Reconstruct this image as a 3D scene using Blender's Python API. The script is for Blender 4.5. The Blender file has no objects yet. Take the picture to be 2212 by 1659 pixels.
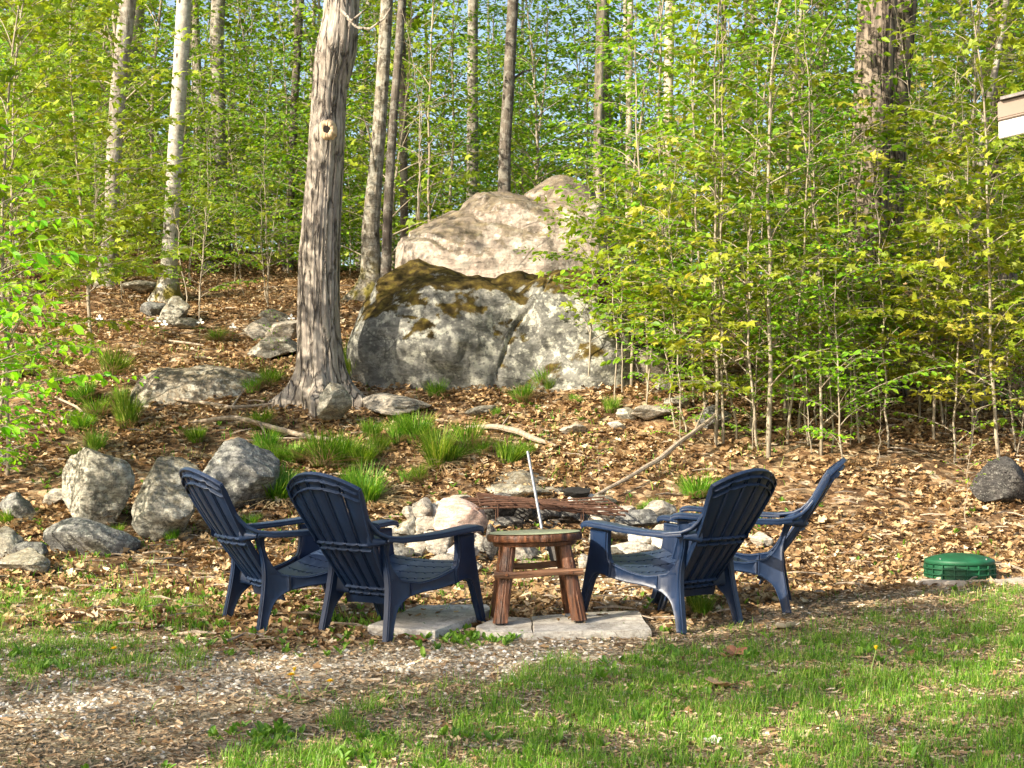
import bpy, bmesh, math, random
import numpy as np
from mathutils import Vector, Matrix

C = bpy.context.scene.collection
SC = bpy.context.scene
rad = math.radians
rng = np.random.default_rng(7)
random.seed(7)

# ---------------------------------------------------------------- camera, sky, sun, exposure
F = 3312.0                                   # focal length in pixels of a 2212-wide frame
CX, CY, HOR = 1106.0, 829.5, 960.0
CAMZ = 1.10
PITCH = math.atan((HOR - CY) / F)
cam = bpy.data.objects.new("camera", bpy.data.cameras.new("camera"))
C.objects.link(cam)
cam.location = (0, 0, CAMZ)
cam.rotation_euler = (math.pi / 2 + PITCH, 0, 0)
cam.data.sensor_width = 36.0
cam.data.lens = 36.0 * F / 2212.0
cam.data.clip_start = 0.1
cam.data.clip_end = 2000
SC.camera = cam

SUN_EL, SUN_ROT = rad(30), rad(233)          # sun low, behind the camera on its left
world = bpy.data.worlds.new("World")
SC.world = world
world.use_nodes = True
wn = world.node_tree
sky = wn.nodes.new("ShaderNodeTexSky")
sky.sky_type = 'NISHITA'
sky.sun_disc = False
sky.sun_elevation = SUN_EL
sky.sun_rotation = SUN_ROT
sky.air_density = 1.0
sky.dust_density = 3.0
sky.ozone_density = 0.5
wn.links.new(sky.outputs[0], wn.nodes["Background"].inputs[0])
wn.nodes["Background"].inputs[1].default_value = 0.125
sun = bpy.data.objects.new("sun", bpy.data.lights.new("sun", 'SUN'))
C.objects.link(sun)
sun.data.energy = 5.0
sun.data.angle = rad(0.6)
sun.data.color = (1.0, 0.89, 0.71)
SUNV = Vector((math.sin(SUN_ROT) * math.cos(SUN_EL), math.cos(SUN_ROT) * math.cos(SUN_EL), math.sin(SUN_EL)))
sun.rotation_euler = SUNV.to_track_quat('Z', 'Y').to_euler()
sun.location = (-20, -20, 30)
SC.view_settings.view_transform = 'Standard'
SC.view_settings.look = 'None'
SC.view_settings.gamma = 1
SC.view_settings.exposure = 1.3
cy = SC.cycles
cy.max_bounces = 7; cy.diffuse_bounces = 4; cy.glossy_bounces = 2
cy.transmission_bounces = 4; cy.transparent_max_bounces = 4
cy.caustics_reflective = False; cy.caustics_refractive = False
cy.use_denoising = True
cy.use_adaptive_sampling = True
cy.adaptive_threshold = 0.02

# ---------------------------------------------------------------- helpers
def nrm(v):
    v = np.asarray(v, float)
    return v / (np.linalg.norm(v, axis=-1, keepdims=True) + 1e-12)

def hsh(ix, iy, iz, seed):
    h = (ix.astype(np.int64) * 374761393 + iy.astype(np.int64) * 668265263 + iz.astype(np.int64) * 2147483647 + seed * 144665) & 0xffffffff
    h = ((h ^ (h >> 13)) * 1274126177) & 0xffffffff
    h = ((h ^ (h >> 16)) * 2246822519) & 0xffffffff
    return ((h ^ (h >> 15)) & 0xffff) / 65535.0

def vnoise(P, seed=0):                        # value noise in 0..1
    P = np.asarray(P, float)
    i = np.floor(P); f = P - i; f = f * f * (3 - 2 * f)
    x, y, z = i[..., 0], i[..., 1], i[..., 2]
    fx, fy, fz = f[..., 0], f[..., 1], f[..., 2]
    r = 0
    for dx in (0, 1):
        for dy in (0, 1):
            for dz in (0, 1):
                w = (fx if dx else 1 - fx) * (fy if dy else 1 - fy) * (fz if dz else 1 - fz)
                r = r + w * hsh(x + dx, y + dy, z + dz, seed)
    return r

def fbm(P, seed=0, oct=4):                    # about -1..1
    r = 0; a = 1; s = 0
    P = np.asarray(P, float)
    for o in range(oct):
        r = r + a * (vnoise(P, seed + o * 17) * 2 - 1); s += a
        a *= 0.5; P = P * 2.03 + 11.3
    return r / s

def P3(x, y, z=0):
    x, y, z = np.broadcast_arrays(np.asarray(x, float), np.asarray(y, float), np.asarray(z, float))
    return np.stack([x, y, z], -1)

# terrain profile along the view: nearly level yard, then the wooded slope and its crest
PY = np.array([-60, 0, 6, 9, 10.9, 12.0, 13.0, 14.5, 16, 18.5, 21, 26, 32, 40, 60, 200, 900], float)
PZ = np.array([-2.2, -.60, -.21, 0.0, .13, .25, .50, .98, 1.50, 2.25, 3.0, 3.95, 4.65, 5.1, 5.5, 5.5, 5.5], float)
def smooth_profile():
    ys = np.linspace(-60, 200, 5201); z = np.interp(ys, PY, PZ)
    k = np.hanning(15); k /= k.sum()
    zz = np.convolve(np.pad(z, 7, mode='edge'), k, 'valid')
    return ys, zz
_PYS, _PZS = smooth_profile()
def gh(x, y):
    x = np.asarray(x, float); y = np.asarray(y, float)
    yy = y + 0.35 * np.sin(x * .35 + 1.0) * np.clip((y - 12) / 4, 0, 1)
    z = np.interp(yy, _PYS, _PZS)
    a = np.clip((y - 11) / 4, 0, 1)
    z = z + a * (0.11 * fbm(P3(x * .7, y * .7), 3, 3) + 0.05 * fbm(P3(x * 2.6, y * 2.6), 4, 2))
    z = z + 1.0 * np.clip((y - 20) / 9, 0, 1) * np.clip((-x - 2.5) / 6, 0, 1) - .5 * np.clip((y - 24) / 8, 0, 1) * np.clip((x - 1) / 6, 0, 1)
    z = z + 0.012 * fbm(P3(x * 2.2, y * 2.2), 5, 2)
    return z

cp, sp = math.cos(PITCH), math.sin(PITCH)
def ray(X, Y):                                # direction through a pixel, scaled to unit world y
    dx, dy, dz = (X - CX), (CY - Y), F
    return np.array([dx, dz * cp - dy * sp, dz * sp + dy * cp]) / (dz * cp - dy * sp)
def at(X, Y, d):
    r = ray(X, Y); return np.array([r[0] * d, d, CAMZ + r[2] * d])
def G(X, Y):                                  # where a pixel's ray meets the ground
    r = ray(X, Y)
    ds = np.linspace(3, 60, 2000)
    gz = gh(r[0] * ds, ds); zz = CAMZ + r[2] * ds
    k = np.argmax(zz <= gz) if np.any(zz <= gz) else 1200
    d = ds[k]
    return np.array([r[0] * d, d, float(gh(r[0] * d, d))])
def proj(x, y, z):
    dz = z - CAMZ
    zc = y * cp + dz * sp; yc = -y * sp + dz * cp
    return CX + F * x / zc, CY - F * yc / zc

ORD = ["nearest", "second nearest", "third nearest", "fourth nearest", "fifth nearest", "sixth nearest", "seventh nearest", "eighth nearest", "ninth nearest", "tenth nearest", "eleventh nearest", "twelfth nearest", "thirteenth nearest", "fourteenth nearest"]
def rank_labels(items, marks, form):
    """items (object, X, Y); each is named by its rank on its side of the closest landmark (X, Y, words)"""
    B = {}
    for o, X, Y in items:
        k = min(range(len(marks)), key=lambda j: (marks[j][0] - X) ** 2 + (0 if marks[j][1] is None else (marks[j][1] - Y) ** 2))
        side = "left" if X < marks[k][0] else "right"
        B.setdefault((k, side), []).append((math.hypot(marks[k][0] - X, 0 if marks[k][1] is None else marks[k][1] - Y), o))
    for (k, side), L in B.items():
        for r, (_, o) in enumerate(sorted(L, key=lambda q: q[0])): o['label'] = form.format(ord=ORD[min(r, 13)], side=side, mark=marks[k][2])

def setp(o, label=None, cat=None, group=None, kind=None):
    if label: o['label'] = label
    if cat: o['category'] = cat
    if group: o['group'] = group
    if kind: o['kind'] = kind
    return o

def empty(name, loc, label, cat, group=None, rz=0):
    o = bpy.data.objects.new(name, None); C.objects.link(o)
    o.empty_display_size = .1
    o.location = [float(v) for v in loc]; o.rotation_euler = (0, 0, rz)
    return setp(o, label, cat, group)

def link(name, me, mat=None, parent=None, loc=None):
    o = bpy.data.objects.new(name, me); C.objects.link(o)
    if mat is not None and not me.materials: me.materials.append(mat)
    if parent is not None: o.parent = parent
    if loc is not None: o.location = [float(v) for v in loc]
    return o

def np_mesh(name, V, FA, smooth=False):
    """V (n,3); FA list of int arrays (m,k), k may differ per array"""
    me = bpy.data.meshes.new(name)
    V = np.asarray(V, np.float32)
    if isinstance(FA, np.ndarray): FA = [FA]
    FA = [f for f in FA if len(f)]
    loops = np.concatenate([f.ravel() for f in FA]).astype(np.int32)
    tot = np.concatenate([np.full(len(f), f.shape[1]) for f in FA]).astype(np.int32)
    st = np.concatenate([[0], np.cumsum(tot)[:-1]]).astype(np.int32)
    me.vertices.add(len(V)); me.vertices.foreach_set("co", V.ravel())
    me.loops.add(len(loops)); me.loops.foreach_set("vertex_index", loops)
    me.polygons.add(len(tot)); me.polygons.foreach_set("loop_start", st)
    me.polygons.foreach_set("loop_total", tot)
    me.polygons.foreach_set("use_smooth", np.full(len(tot), smooth, bool))
    me.update(calc_edges=True)
    return me

def grid_faces(nu, nv, wrap_u=False, off=0):
    """vertex index = v*nu+u"""
    u = np.arange(nu if wrap_u else nu - 1); v = np.arange(nv - 1)
    uu, vv = np.meshgrid(u, v); un = (uu + 1) % nu
    return (np.stack([vv * nu + uu, vv * nu + un, (vv + 1) * nu + un, (vv + 1) * nu + uu], -1).reshape(-1, 4) + off)

class MB:
    """collects pieces of one mesh"""
    def __init__(s): s.V = []; s.F = {}; s.n = 0
    def add(s, V, Fs):
        V = np.asarray(V, float).reshape(-1, 3)
        if isinstance(Fs, np.ndarray): Fs = [Fs]
        for f in Fs:
            f = np.asarray(f)
            if f.size: s.F.setdefault(f.shape[1], []).append(f + s.n)
        s.V.append(V); s.n += len(V)
    def tube(s, pts, r, k=6, cap=True, sx=1.0):
        pts = np.asarray(pts, float); n = len(pts)
        r = np.broadcast_to(np.asarray(r, float), (n,))
        T = np.gradient(pts, axis=0); T = nrm(T)
        ref = np.array([0, 0, 1.0]) if abs(T[0][2]) < .85 else np.array([1.0, 0, 0])
        A = nrm(np.cross(T, ref)); B = np.cross(T, A)
        a = np.arange(k) * 2 * np.pi / k
        V = pts[:, None] + r[:, None, None] * (np.cos(a)[None, :, None] * A[:, None] * sx + np.sin(a)[None, :, None] * B[:, None])
        Fs = [grid_faces(k, n, True)]
        if cap: Fs += [np.arange(k)[::-1][None], (np.arange(k) + (n - 1) * k)[None]]
        s.add(V.reshape(-1, 3), Fs)
    def sweep(s, st, k=16, p=4.0):
        """stations (centre, A unit, B unit, a half, b half): rounded-rectangle section"""
        t = np.arange(k) * 2 * np.pi / k + np.pi / k
        c, q = np.cos(t), np.sin(t)
        cx = np.sign(c) * np.abs(c) ** (2 / p); sy = np.sign(q) * np.abs(q) ** (2 / p)
        V = []
        for (cc, A, B, a, b) in st:
            A = nrm(A); B = nrm(B)
            V.append(np.asarray(cc)[None] + a * cx[:, None] * A[None] + b * sy[:, None] * B[None])
        s.add(np.concatenate(V), [grid_faces(k, len(st), True), np.arange(k)[::-1][None], (np.arange(k) + (len(st) - 1) * k)[None]])
    def box(s, c, h, R=None):
        v = np.array([[x, y, z] for z in (-1, 1) for y in (-1, 1) for x in (-1, 1)], float) * np.asarray(h)
        if R is not None: v = v @ np.asarray(R).T
        s.add(v + np.asarray(c), np.array([[0, 2, 3, 1], [4, 5, 7, 6], [0, 1, 5, 4], [2, 6, 7, 3], [0, 4, 6, 2], [1, 3, 7, 5]]))
    def slab(s, top, bot, nu, nv):
        """closed shell between two (nv,nu,3) grids"""
        n = nu * nv
        V = np.concatenate([top.reshape(-1, 3), bot.reshape(-1, 3)])
        f1 = grid_faces(nu, nv); f2 = f1[:, ::-1] + n
        idx = np.arange(n).reshape(nv, nu)
        ring = np.concatenate([idx[0, :], idx[1:, -1], idx[-1, -2::-1], idx[-2:0:-1, 0]])
        r2 = np.roll(ring, -1)
        side = np.stack([r2, ring, ring + n, r2 + n], -1)
        s.add(V, [f1, f2, side])
    def mesh(s, name, smooth=False):
        return np_mesh(name, np.concatenate(s.V), [np.concatenate(v) for v in s.F.values()], smooth)
    def build(s, name, mat, parent=None, smooth=False, bevel=None, loc=None):
        me = s.mesh(name, smooth)
        if bevel:
            bm = bmesh.new(); bm.from_mesh(me)
            bmesh.ops.recalc_face_normals(bm, faces=bm.faces)
            es = [e for e in bm.edges if len(e.link_faces) == 2 and e.calc_face_angle() > .6]
            bmesh.ops.bevel(bm, geom=es, offset=bevel, segments=2, affect='EDGES', clamp_overlap=True)
            bm.to_mesh(me); bm.free()
        if smooth:
            me.set_sharp_from_angle(angle=rad(40))
        return link(name, me, mat, parent, loc)

# ---------------------------------------------------------------- materials
class N:
    def __init__(s, name):
        s.m = bpy.data.materials.new(name); s.m.use_nodes = True
        s.t = s.m.node_tree; s.b = s.t.nodes["Principled BSDF"]; s.o = s.t.nodes["Material Output"]
        s.b.inputs["Specular IOR Level"].default_value = 0.25
    def n(s, typ, ins=None, **kw):
        nd = s.t.nodes.new("ShaderNode" + typ)
        for k, v in kw.items(): setattr(nd, k, v)
        for k, v in (ins or {}).items(): s.set(nd, k, v)
        return nd
    def set(s, nd, k, v):
        i = nd.inputs[k]
        if hasattr(v, 'is_output') or isinstance(v, bpy.types.NodeSocket): s.t.links.new(v, i)
        else: i.default_value = (tuple(v) + (1,) if isinstance(v, tuple) and len(v) == 3 and i.type == 'RGBA' else v)
    def coord(s, which="Object", scale=(1, 1, 1)):
        tc = s.n("TexCoord"); mp = s.n("Mapping", {"Vector": tc.outputs[which], "Scale": scale})
        return mp.outputs[0]
    def noise(s, vec, scale, detail=4, rough=.55, dist=0):
        return s.n("TexNoise", {"Vector": vec, "Scale": scale, "Detail": detail, "Roughness": rough, "Distortion": dist}).outputs[0]
    def ramp(s, fac, stops, mode='LINEAR'):
        r = s.n("ValToRGB", {"Fac": fac}); cr = r.color_ramp; cr.interpolation = mode
        while len(cr.elements) < len(stops): cr.elements.new(.5)
        for e, (p, c) in zip(cr.elements, stops):
            e.position = p; e.color = (tuple(c) + (1,)) if not isinstance(c, float) else (c, c, c, 1)
        return r.outputs[0]
    def mix(s, fac, a, b, mode='MIX'):
        m = s.n("Mix", data_type='RGBA', blend_type=mode)
        s.set(m, 0, fac); s.set(m, 6, a); s.set(m, 7, b); return m.outputs[2]
    def math(s, op, a, b=0.0, clamp=False):
        m = s.n("Math", operation=op, use_clamp=clamp); s.set(m, 0, a); s.set(m, 1, b); return m.outputs[0]
    def bump(s, h, strength, dist=.02):
        b = s.n("Bump", {"Height": h, "Strength": strength, "Distance": dist})
        s.set(s.b, "Normal", b.outputs[0]); return b
    def col(s, c): s.set(s.b, "Base Color", c)
    def rough(s, r): s.set(s.b, "Roughness", r)

def leaf_mat(name, stops, transl=.45, tcol=(1.25, 1.3, .55), rough=.5):
    m = N(name)
    rn = m.n("NewGeometry").outputs["Random Per Island"]
    oi = m.n("ObjectInfo").outputs["Random"]
    c = m.ramp(rn, stops)
    hs = m.n("HueSaturation", {"Color": c, "Hue": m.math('ADD', m.math('MULTIPLY', oi, .03), .485),
                               "Value": m.math('ADD', m.math('MULTIPLY', oi, .35), .82)}).outputs[0]
    m.col(hs); m.rough(rough); m.b.inputs["Specular IOR Level"].default_value = .35
    tc = m.mix(1.0, hs, tcol, 'MULTIPLY')
    tr = m.n("BsdfTranslucent", {"Color": tc})
    mx = m.n("MixShader", {0: transl, 1: m.b.outputs[0], 2: tr.outputs[0]})
    m.t.links.new(mx.outputs[0], m.o.inputs[0])
    return m.m

def bark_mat(name, dark, light, scale=(9, 9, 1.2), spots=None, lichen=.0, bump=.6, moss=False, plates=0):
    m = N(name); v = m.coord("Object", scale)
    a = m.noise(v, 2.2, 6, .6, .6); b = m.noise(v, 7.0, 4, .6)
    f = m.math('ADD', m.math('MULTIPLY', a, .7), m.math('MULTIPLY', b, .3))
    c = m.ramp(f, [(.36, dark), (.5, tuple((np.array(dark) + np.array(light)) / 2)), (.64, light)])
    v2 = m.coord("Object", (1, 1, 1))
    big = m.noise(v2, 1.4, 3)
    c = m.mix(m.ramp(big, [(.4, 0.0), (.7, .35)]), c, (.30, .26, .2))
    if plates:
        wv = m.n("MixRGB", {0: .38, 1: m.coord("Object", (plates, plates, plates * .12)), 2: m.n("TexNoise", {"Vector": m.coord("Object", (plates, plates, plates * .3)), "Scale": 1.2, "Detail": 4.0}).outputs[1]}).outputs[0]
        ed = m.n("TexVoronoi", {"Vector": wv, "Scale": 1.0}, feature='DISTANCE_TO_EDGE').outputs[0]
        pe = m.math('MAXIMUM', m.ramp(ed, [(.0, 0.0), (.09, 1.0)]), m.ramp(m.noise(m.coord('Object', (6, 6, 3)), 2.0, 4, .6), [(.46, 0.0), (.60, 1.0)])); c = m.mix(pe, tuple(np.array(dark) * .38), c); f = m.math('ADD', m.math('MULTIPLY', f, .5), pe)
    if lichen:
        l = m.ramp(m.noise(v2, 9, 4, .65), [(.5, 0.0), (.56, lichen)])
        c = m.mix(l, c, (.55, .55, .48))
    if spots:
        w = m.n("TexVoronoi", {"Vector": m.coord("Object", (5, 5, 2.6)), "Scale": 1.3}).outputs[0]
        c = m.mix(m.ramp(w, [(.10, 1.0), (.17, 0.0)]), c, spots)
        band = m.ramp(m.noise(m.coord("Object", (2.5, 2.5, 22)), 1.8, 3, .6), [(.60, 0.0), (.70, .75)])
        c = m.mix(band, c, spots)
    if moss:
        z = m.n("SeparateXYZ", {0: m.n("TexCoord").outputs["Object"]}).outputs[2]
        k = m.math('MULTIPLY', m.ramp(z, [(.1, 1.0), (.75, 0.0)]), m.ramp(m.noise(v2, 5, 3), [(.4, 0.0), (.55, 1.0)]))
        c = m.mix(k, c, (.13, .11, .02))
    m.col(c); m.rough(.9); m.b.inputs["Specular IOR Level"].default_value = .1
    m.bump(f, bump, .03)
    return m.m

def rock_mat(name, base, alt, dark=(.06, .06, .055), lichen=(.62, .62, .54), lich=.5, moss=0.0, scale=1.0, tint=None):
    m = N(name); v = m.coord("Object", (scale,) * 3)
    oi = m.n("ObjectInfo").outputs["Random"]
    a = m.noise(v, 1.6, 6, .6, .4); fine = m.noise(v, 22, 5, .7); str_ = m.noise(m.coord("Object", (2 * scale, 2 * scale, 9 * scale)), 1.5, 5, .6, .3)
    c = m.mix(m.ramp(a, [(.35, 0.0), (.65, 1.0)]), base, alt)
    c = m.mix(m.ramp(str_, [(.44, .55), (.54, 0.0)]), c, dark)
    c = m.mix(m.ramp(fine, [(.36, .6), (.52, 0.0)]), c, dark)
    lm = m.math('MULTIPLY', m.ramp(m.noise(v, 7.5, 6, .72, .2), [(.5, 0.0), (.58, lich)]), m.ramp(m.noise(v, .9, 3), [(.38, 0.25), (.55, 1.0)]))
    c = m.mix(lm, c, lichen)
    dk = m.math('MULTIPLY', m.ramp(m.noise(v, 5.0, 5, .7, .3), [(.52, 0.0), (.60, .75)]), m.ramp(m.noise(v, 1.3, 2), [(.45, 0.0), (.58, 1.0)]))
    c = m.mix(dk, c, dark)
    cvv = m.n("MixRGB", {0: .30, 1: m.coord("Object", (1.0 * scale, 1.0 * scale, 2.2 * scale)), 2: m.n("TexNoise", {"Vector": v, "Scale": 1.7, "Detail": 6.0}).outputs[1]}).outputs[0]
    cr = m.n("TexVoronoi", {"Vector": cvv, "Scale": 2.0}, feature='DISTANCE_TO_EDGE').outputs[0]
    c = m.mix(m.math('MULTIPLY', m.ramp(cr, [(.0, .8), (.014, 0.0)]), m.ramp(m.noise(v, 2.4, 3), [(.47, 0.0), (.56, 1.0)])), c, tuple(np.array(dark) * .6))
    sp = m.n("TexVoronoi", {"Vector": v, "Scale": 26.0}); spc = m.n("SeparateColor", {0: sp.outputs["Color"]}).outputs[0]
    c = m.mix(m.math('MULTIPLY', m.ramp(spc, [(.78, 0.0), (.86, .35)]), m.ramp(sp.outputs["Distance"], [(.2, 1.0), (.5, 0.0)])), c, lichen)
    c = m.mix(m.math('MULTIPLY', m.ramp(spc, [(.10, .45), (.2, 0.0)]), m.ramp(sp.outputs["Distance"], [(.2, 1.0), (.5, 0.0)])), c, dark)
    if moss:
        nz = m.n("SeparateXYZ", {0: m.n("NewGeometry").outputs["Normal"]}).outputs[2]
        k = m.math('MULTIPLY', m.ramp(m.math('ADD', nz, m.math('MULTIPLY', m.math('SUBTRACT', m.noise(v, 3.2, 8, .72), .5), 1.9)), [(.44, 0.0), (.58, 1.0)]), moss)
        mc = m.ramp(m.noise(v, 11, 4), [(.35, (.022, .016, .006)), (.55, (.065, .046, .012)), (.74, (.14, .11, .022))])
        c = m.mix(k, c, mc)
    hs = m.n("HueSaturation", {"Color": c, "Value": m.math('ADD', m.math('MULTIPLY', oi, .4), .8)}).outputs[0]
    m.col(hs); m.rough(.93); m.b.inputs["Specular IOR Level"].default_value = .12

    h = m.math('ADD', m.math('MULTIPLY', fine, .35), m.math('ADD', m.math('MULTIPLY', a, .8), m.math('ADD', m.math('MULTIPLY', str_, .5), m.math('MULTIPLY', m.ramp(cr, [(0.0, 0.0), (.015, 1.0)]), .06))))
    m.bump(h, .9, .05 / scale)
    return m.m

M = {}
M['beech'] = leaf_mat("beech_leaf", [(0.0, (.085, .20, .010)), (.45, (.155, .30, .013)), (.8, (.25, .41, .022)), (1.0, (.38, .50, .04))])
M['beech_bright'] = leaf_mat("beech_leaf_bright", [(0.0, (.12, .33, .008)), (.5, (.22, .46, .012)), (1.0, (.38, .58, .03))], .5)
M['maple'] = leaf_mat("young_maple_leaf", [(0.0, (.11, .17, .012)), (.5, (.20, .25, .02)), (.85, (.30, .30, .035)), (1.0, (.36, .26, .05))], .42, (1.2, 1.15, .5))
M['olive'] = leaf_mat("olive_maple_leaf", [(0.0, (.13, .21, .012)), (.5, (.23, .31, .02)), (1.0, (.36, .42, .035))], .42, (1.2, 1.2, .5))
M['gold'] = leaf_mat("gold_maple_leaf", [(0.0, (.24, .27, .02)), (.5, (.38, .38, .035)), (.85, (.48, .46, .06)), (1.0, (.54, .46, .09))], .4, (1.15, 1.1, .5))
M['grass'] = leaf_mat("grass_blade", [(0.0, (.07, .17, .012)), (.55, (.14, .29, .02)), (.85, (.25, .40, .04)), (1.0, (.45, .43, .15))], .35)
M['tuft'] = leaf_mat("tuft_blade", [(0.0, (.06, .16, .012)), (.45, (.13, .27, .02)), (.8, (.26, .38, .04)), (1.0, (.46, .44, .16))], .4)
M['weed'] = leaf_mat("weed_leaf", [(0.0, (.08, .20, .02)), (.6, (.14, .30, .03)), (1.0, (.24, .40, .05))], .35)
M['deadgrass'] = leaf_mat("dead_grass", [(0.0, (.25, .17, .08)), (1.0, (.50, .40, .22))], .2, (1, 1, .9), .8)
M['litter'] = leaf_mat("dry_leaf", [(0.0, (.10, .058, .026)), (.18, (.20, .12, .050)), (.42, (.30, .185, .080)), (.66, (.42, .285, .135)), (.88, (.52, .385, .205)), (1.0, (.66, .55, .37))], .12, (1.1, .9, .7), .75)
M['thatch'] = leaf_mat("thatch", [(0.0, (.16, .105, .05)), (.5, (.38, .275, .145)), (.85, (.55, .43, .25)), (1.0, (.68, .59, .42))], .05, (1, 1, 1), .85)
M['bark_shag'] = bark_mat("shagbark", (.17, .14, .12), (.43, .385, .33), (9, 9, 2.6), bump=.8, plates=17)
M['bark_grey'] = bark_mat("grey_bark", (.085, .072, .06), (.29, .26, .215), (7, 7, 1.8), lichen=.3, bump=.45)
M['bark_birch'] = bark_mat("birch_bark", (.20, .185, .16), (.46, .43, .37), (5, 5, 5), spots=(.05, .04, .03), lichen=.3, bump=.25, moss=True)
M['bark_pale'] = bark_mat("pale_bark", (.20, .17, .13), (.62, .54, .42), (6, 6, 2.5), spots=(.07, .055, .04), bump=.35)
M['bark_dark'] = bark_mat("dark_bark", (.018, .015, .013), (.12, .10, .085), (8, 8, 1.5), lichen=.18, bump=.6)
M['bark_brown'] = bark_mat("furrowed_bark", (.09, .07, .055), (.27, .215, .17), (9, 9, 1.2), bump=.9, plates=15)
M['bark_mossy'] = bark_mat("mossy_bark", (.03, .025, .018), (.27, .24, .19), (6, 6, 2.6), spots=(.045, .035, .025), lichen=.3, bump=.6, moss=True)
M['stem'] = bark_mat("sapling_bark", (.17, .14, .10), (.40, .35, .27), (14, 14, 3), bump=.15)
M['stick'] = bark_mat("dead_branch", (.16, .12, .085), (.42, .35, .27), (14, 14, 6), bump=.3)
M['rock_low'] = rock_mat("lichened_rock", (.12, .12, .108), (.215, .21, .185), lichen=(.46, .455, .38), lich=.7, moss=1.0, scale=1.0)
M['rock_up'] = rock_mat("pinkish_rock", (.42, .34, .275), (.33, .28, .235), dark=(.13, .11, .09), lich=.25, moss=.55, scale=.8)
M['rock_grey'] = rock_mat("grey_boulder", (.30, .28, .23), (.40, .37, .30), lich=.45, moss=.45, scale=2.6)
M['rock_dark'] = rock_mat("dark_boulder", (.13, .13, .13), (.19, .185, .17), lich=.3, scale=2.6)
M['rock_tan'] = rock_mat("tan_stone", (.42, .36, .28), (.34, .30, .25), lich=.35, scale=4.0)
M['rock_pink'] = rock_mat("pink_stone", (.55, .38, .31), (.48, .36, .30), dark=(.22, .15, .12), lich=.2, scale=4.0)
M['rock_white'] = rock_mat("pale_stone", (.60, .57, .52), (.48, .45, .40), dark=(.2, .18, .15), lich=.3, scale=4.0)
M['rock_soot'] = rock_mat("sooty_and_shaded_stone", (.060, .057, .055), (.11, .10, .092), dark=(.018, .017, .016), lich=.12, scale=4.0)  # soot on the pit stones; painted shade on two rocks away from it
M['slab'] = rock_mat("paving_slab", (.60, .56, .49), (.50, .47, .41), dark=(.26, .23, .19), lich=.3, scale=3.0)
M['flat_rock'] = rock_mat("flat_mossy_rock", (.17, .14, .10), (.25, .215, .165), lich=.45, moss=.35, scale=1.6)

def simple(name, col, rough=.6, metal=0.0, var=.25, scale=12, bump=.15, spec=.4):
    m = N(name); v = m.coord()
    f = m.noise(v, scale, 5, .6)
    lo = tuple(np.array(col) * (1 - var)); hi = tuple(np.minimum(np.array(col) * (1 + var), 1))
    m.col(m.ramp(f, [(.3, lo), (.7, hi)])); m.rough(rough)
    m.b.inputs["Metallic"].default_value = metal; m.b.inputs["Specular IOR Level"].default_value = spec
    if bump: m.bump(f, bump, .01)
    return m.m
def chair_mat():
    m = N("navy_plastic"); v = m.coord()
    f = m.noise(v, 5, 5, .6); g = m.noise(m.coord("Object", (30, 30, 4)), 3, 4, .6)
    c = m.ramp(f, [(.3, (.003, .012, .038)), (.7, (.006, .021, .062))])
    nz = m.n("SeparateXYZ", {0: m.n("NewGeometry").outputs["Normal"]}).outputs[2]
    dust = m.math('MULTIPLY', m.ramp(nz, [(.2, 0.0), (.9, .6)]), m.ramp(g, [(.35, .2), (.65, 1.0)]))
    c = m.mix(dust, c, (.07, .10, .16))
    m.col(c); m.rough(m.ramp(g, [(.3, .34), (.7, .52)])); m.b.inputs["Specular IOR Level"].default_value = .5
    m.bump(g, .06, .004)
    return m.m
M['chair'] = chair_mat()
M['rust'] = simple("rusty_iron", (.085, .042, .026), .85, .3, .5, 30)
M['steel'] = simple("dull_steel", (.38, .39, .40), .42, .8, .15, 20)
M['darksteel'] = simple("dark_blade", (.06, .055, .05), .7, .1, .4, 30)
M['char'] = simple("charred_wood", (.012, .011, .010), .9, 0, .6, 20, .6)
M['charcoal_ash'] = simple("ash", (.12, .11, .10), .95, 0, .5, 25, .5)
M['green_plastic'] = simple("green_plastic", (.008, .075, .032), .55, 0, .45, 5, .08)
M['concrete'] = simple("concrete", (.38, .33, .27), .95, 0, .3, 18, .4)
M['white_paint'] = simple("white_paint", (.86, .86, .85), .5, 0, .03, 3, 0)
M['tan_trim'] = simple("tan_trim", (.24, .185, .145), .6, 0, .12, 5, .05)
M['shingle'] = simple("roof_shingle", (.22, .20, .19), .9, 0, .4, 30, .5)
M['petal'] = simple("white_petal", (.85, .85, .82), .6, 0, .03, 3, 0)
M['yellow'] = simple("yellow_petal", (.80, .52, .01), .6, 0, .15, 40, 0)
M['flowerstem'] = simple("flower_stem", (.22, .30, .08), .6, 0, .2, 10, 0)
M['hole_shade'] = simple("hollow_shade", (.012, .009, .007), .95, 0, .3, 20, 0)  # near-black colour for the shade inside the knothole
M['callus'] = simple("bare_callus_wood", (.55, .40, .25), .85, 0, .25, 25, .5)
M['rubber'] = simple("black_cap", (.02, .02, .02), .7)
def wood_mat(name, dark, light, axis_scale):
    m = N(name); v = m.coord("Object", axis_scale)
    f = m.noise(v, 2.2, 6, .65, 1.2)
    m.col(m.ramp(f, [(.32, dark), (.5, tuple((np.array(dark) + np.array(light)) * .45)), (.68, light)]))
    m.rough(.42); m.b.inputs["Specular IOR Level"].default_value = .45
    m.bump(f, .8, .012); return m.m
M['wood'] = wood_mat("varnished_log", (.022, .008, .004), (.22, .085, .036), (16, 16, 1.6))
M['woodh'] = wood_mat("varnished_rail", (.035, .013, .007), (.28, .14, .07), (1.6, 16, 16))
M['tabletop'] = simple("sage_tabletop", (.27, .30, .20), .35, 0, .12, 8, .05, .5)

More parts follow.
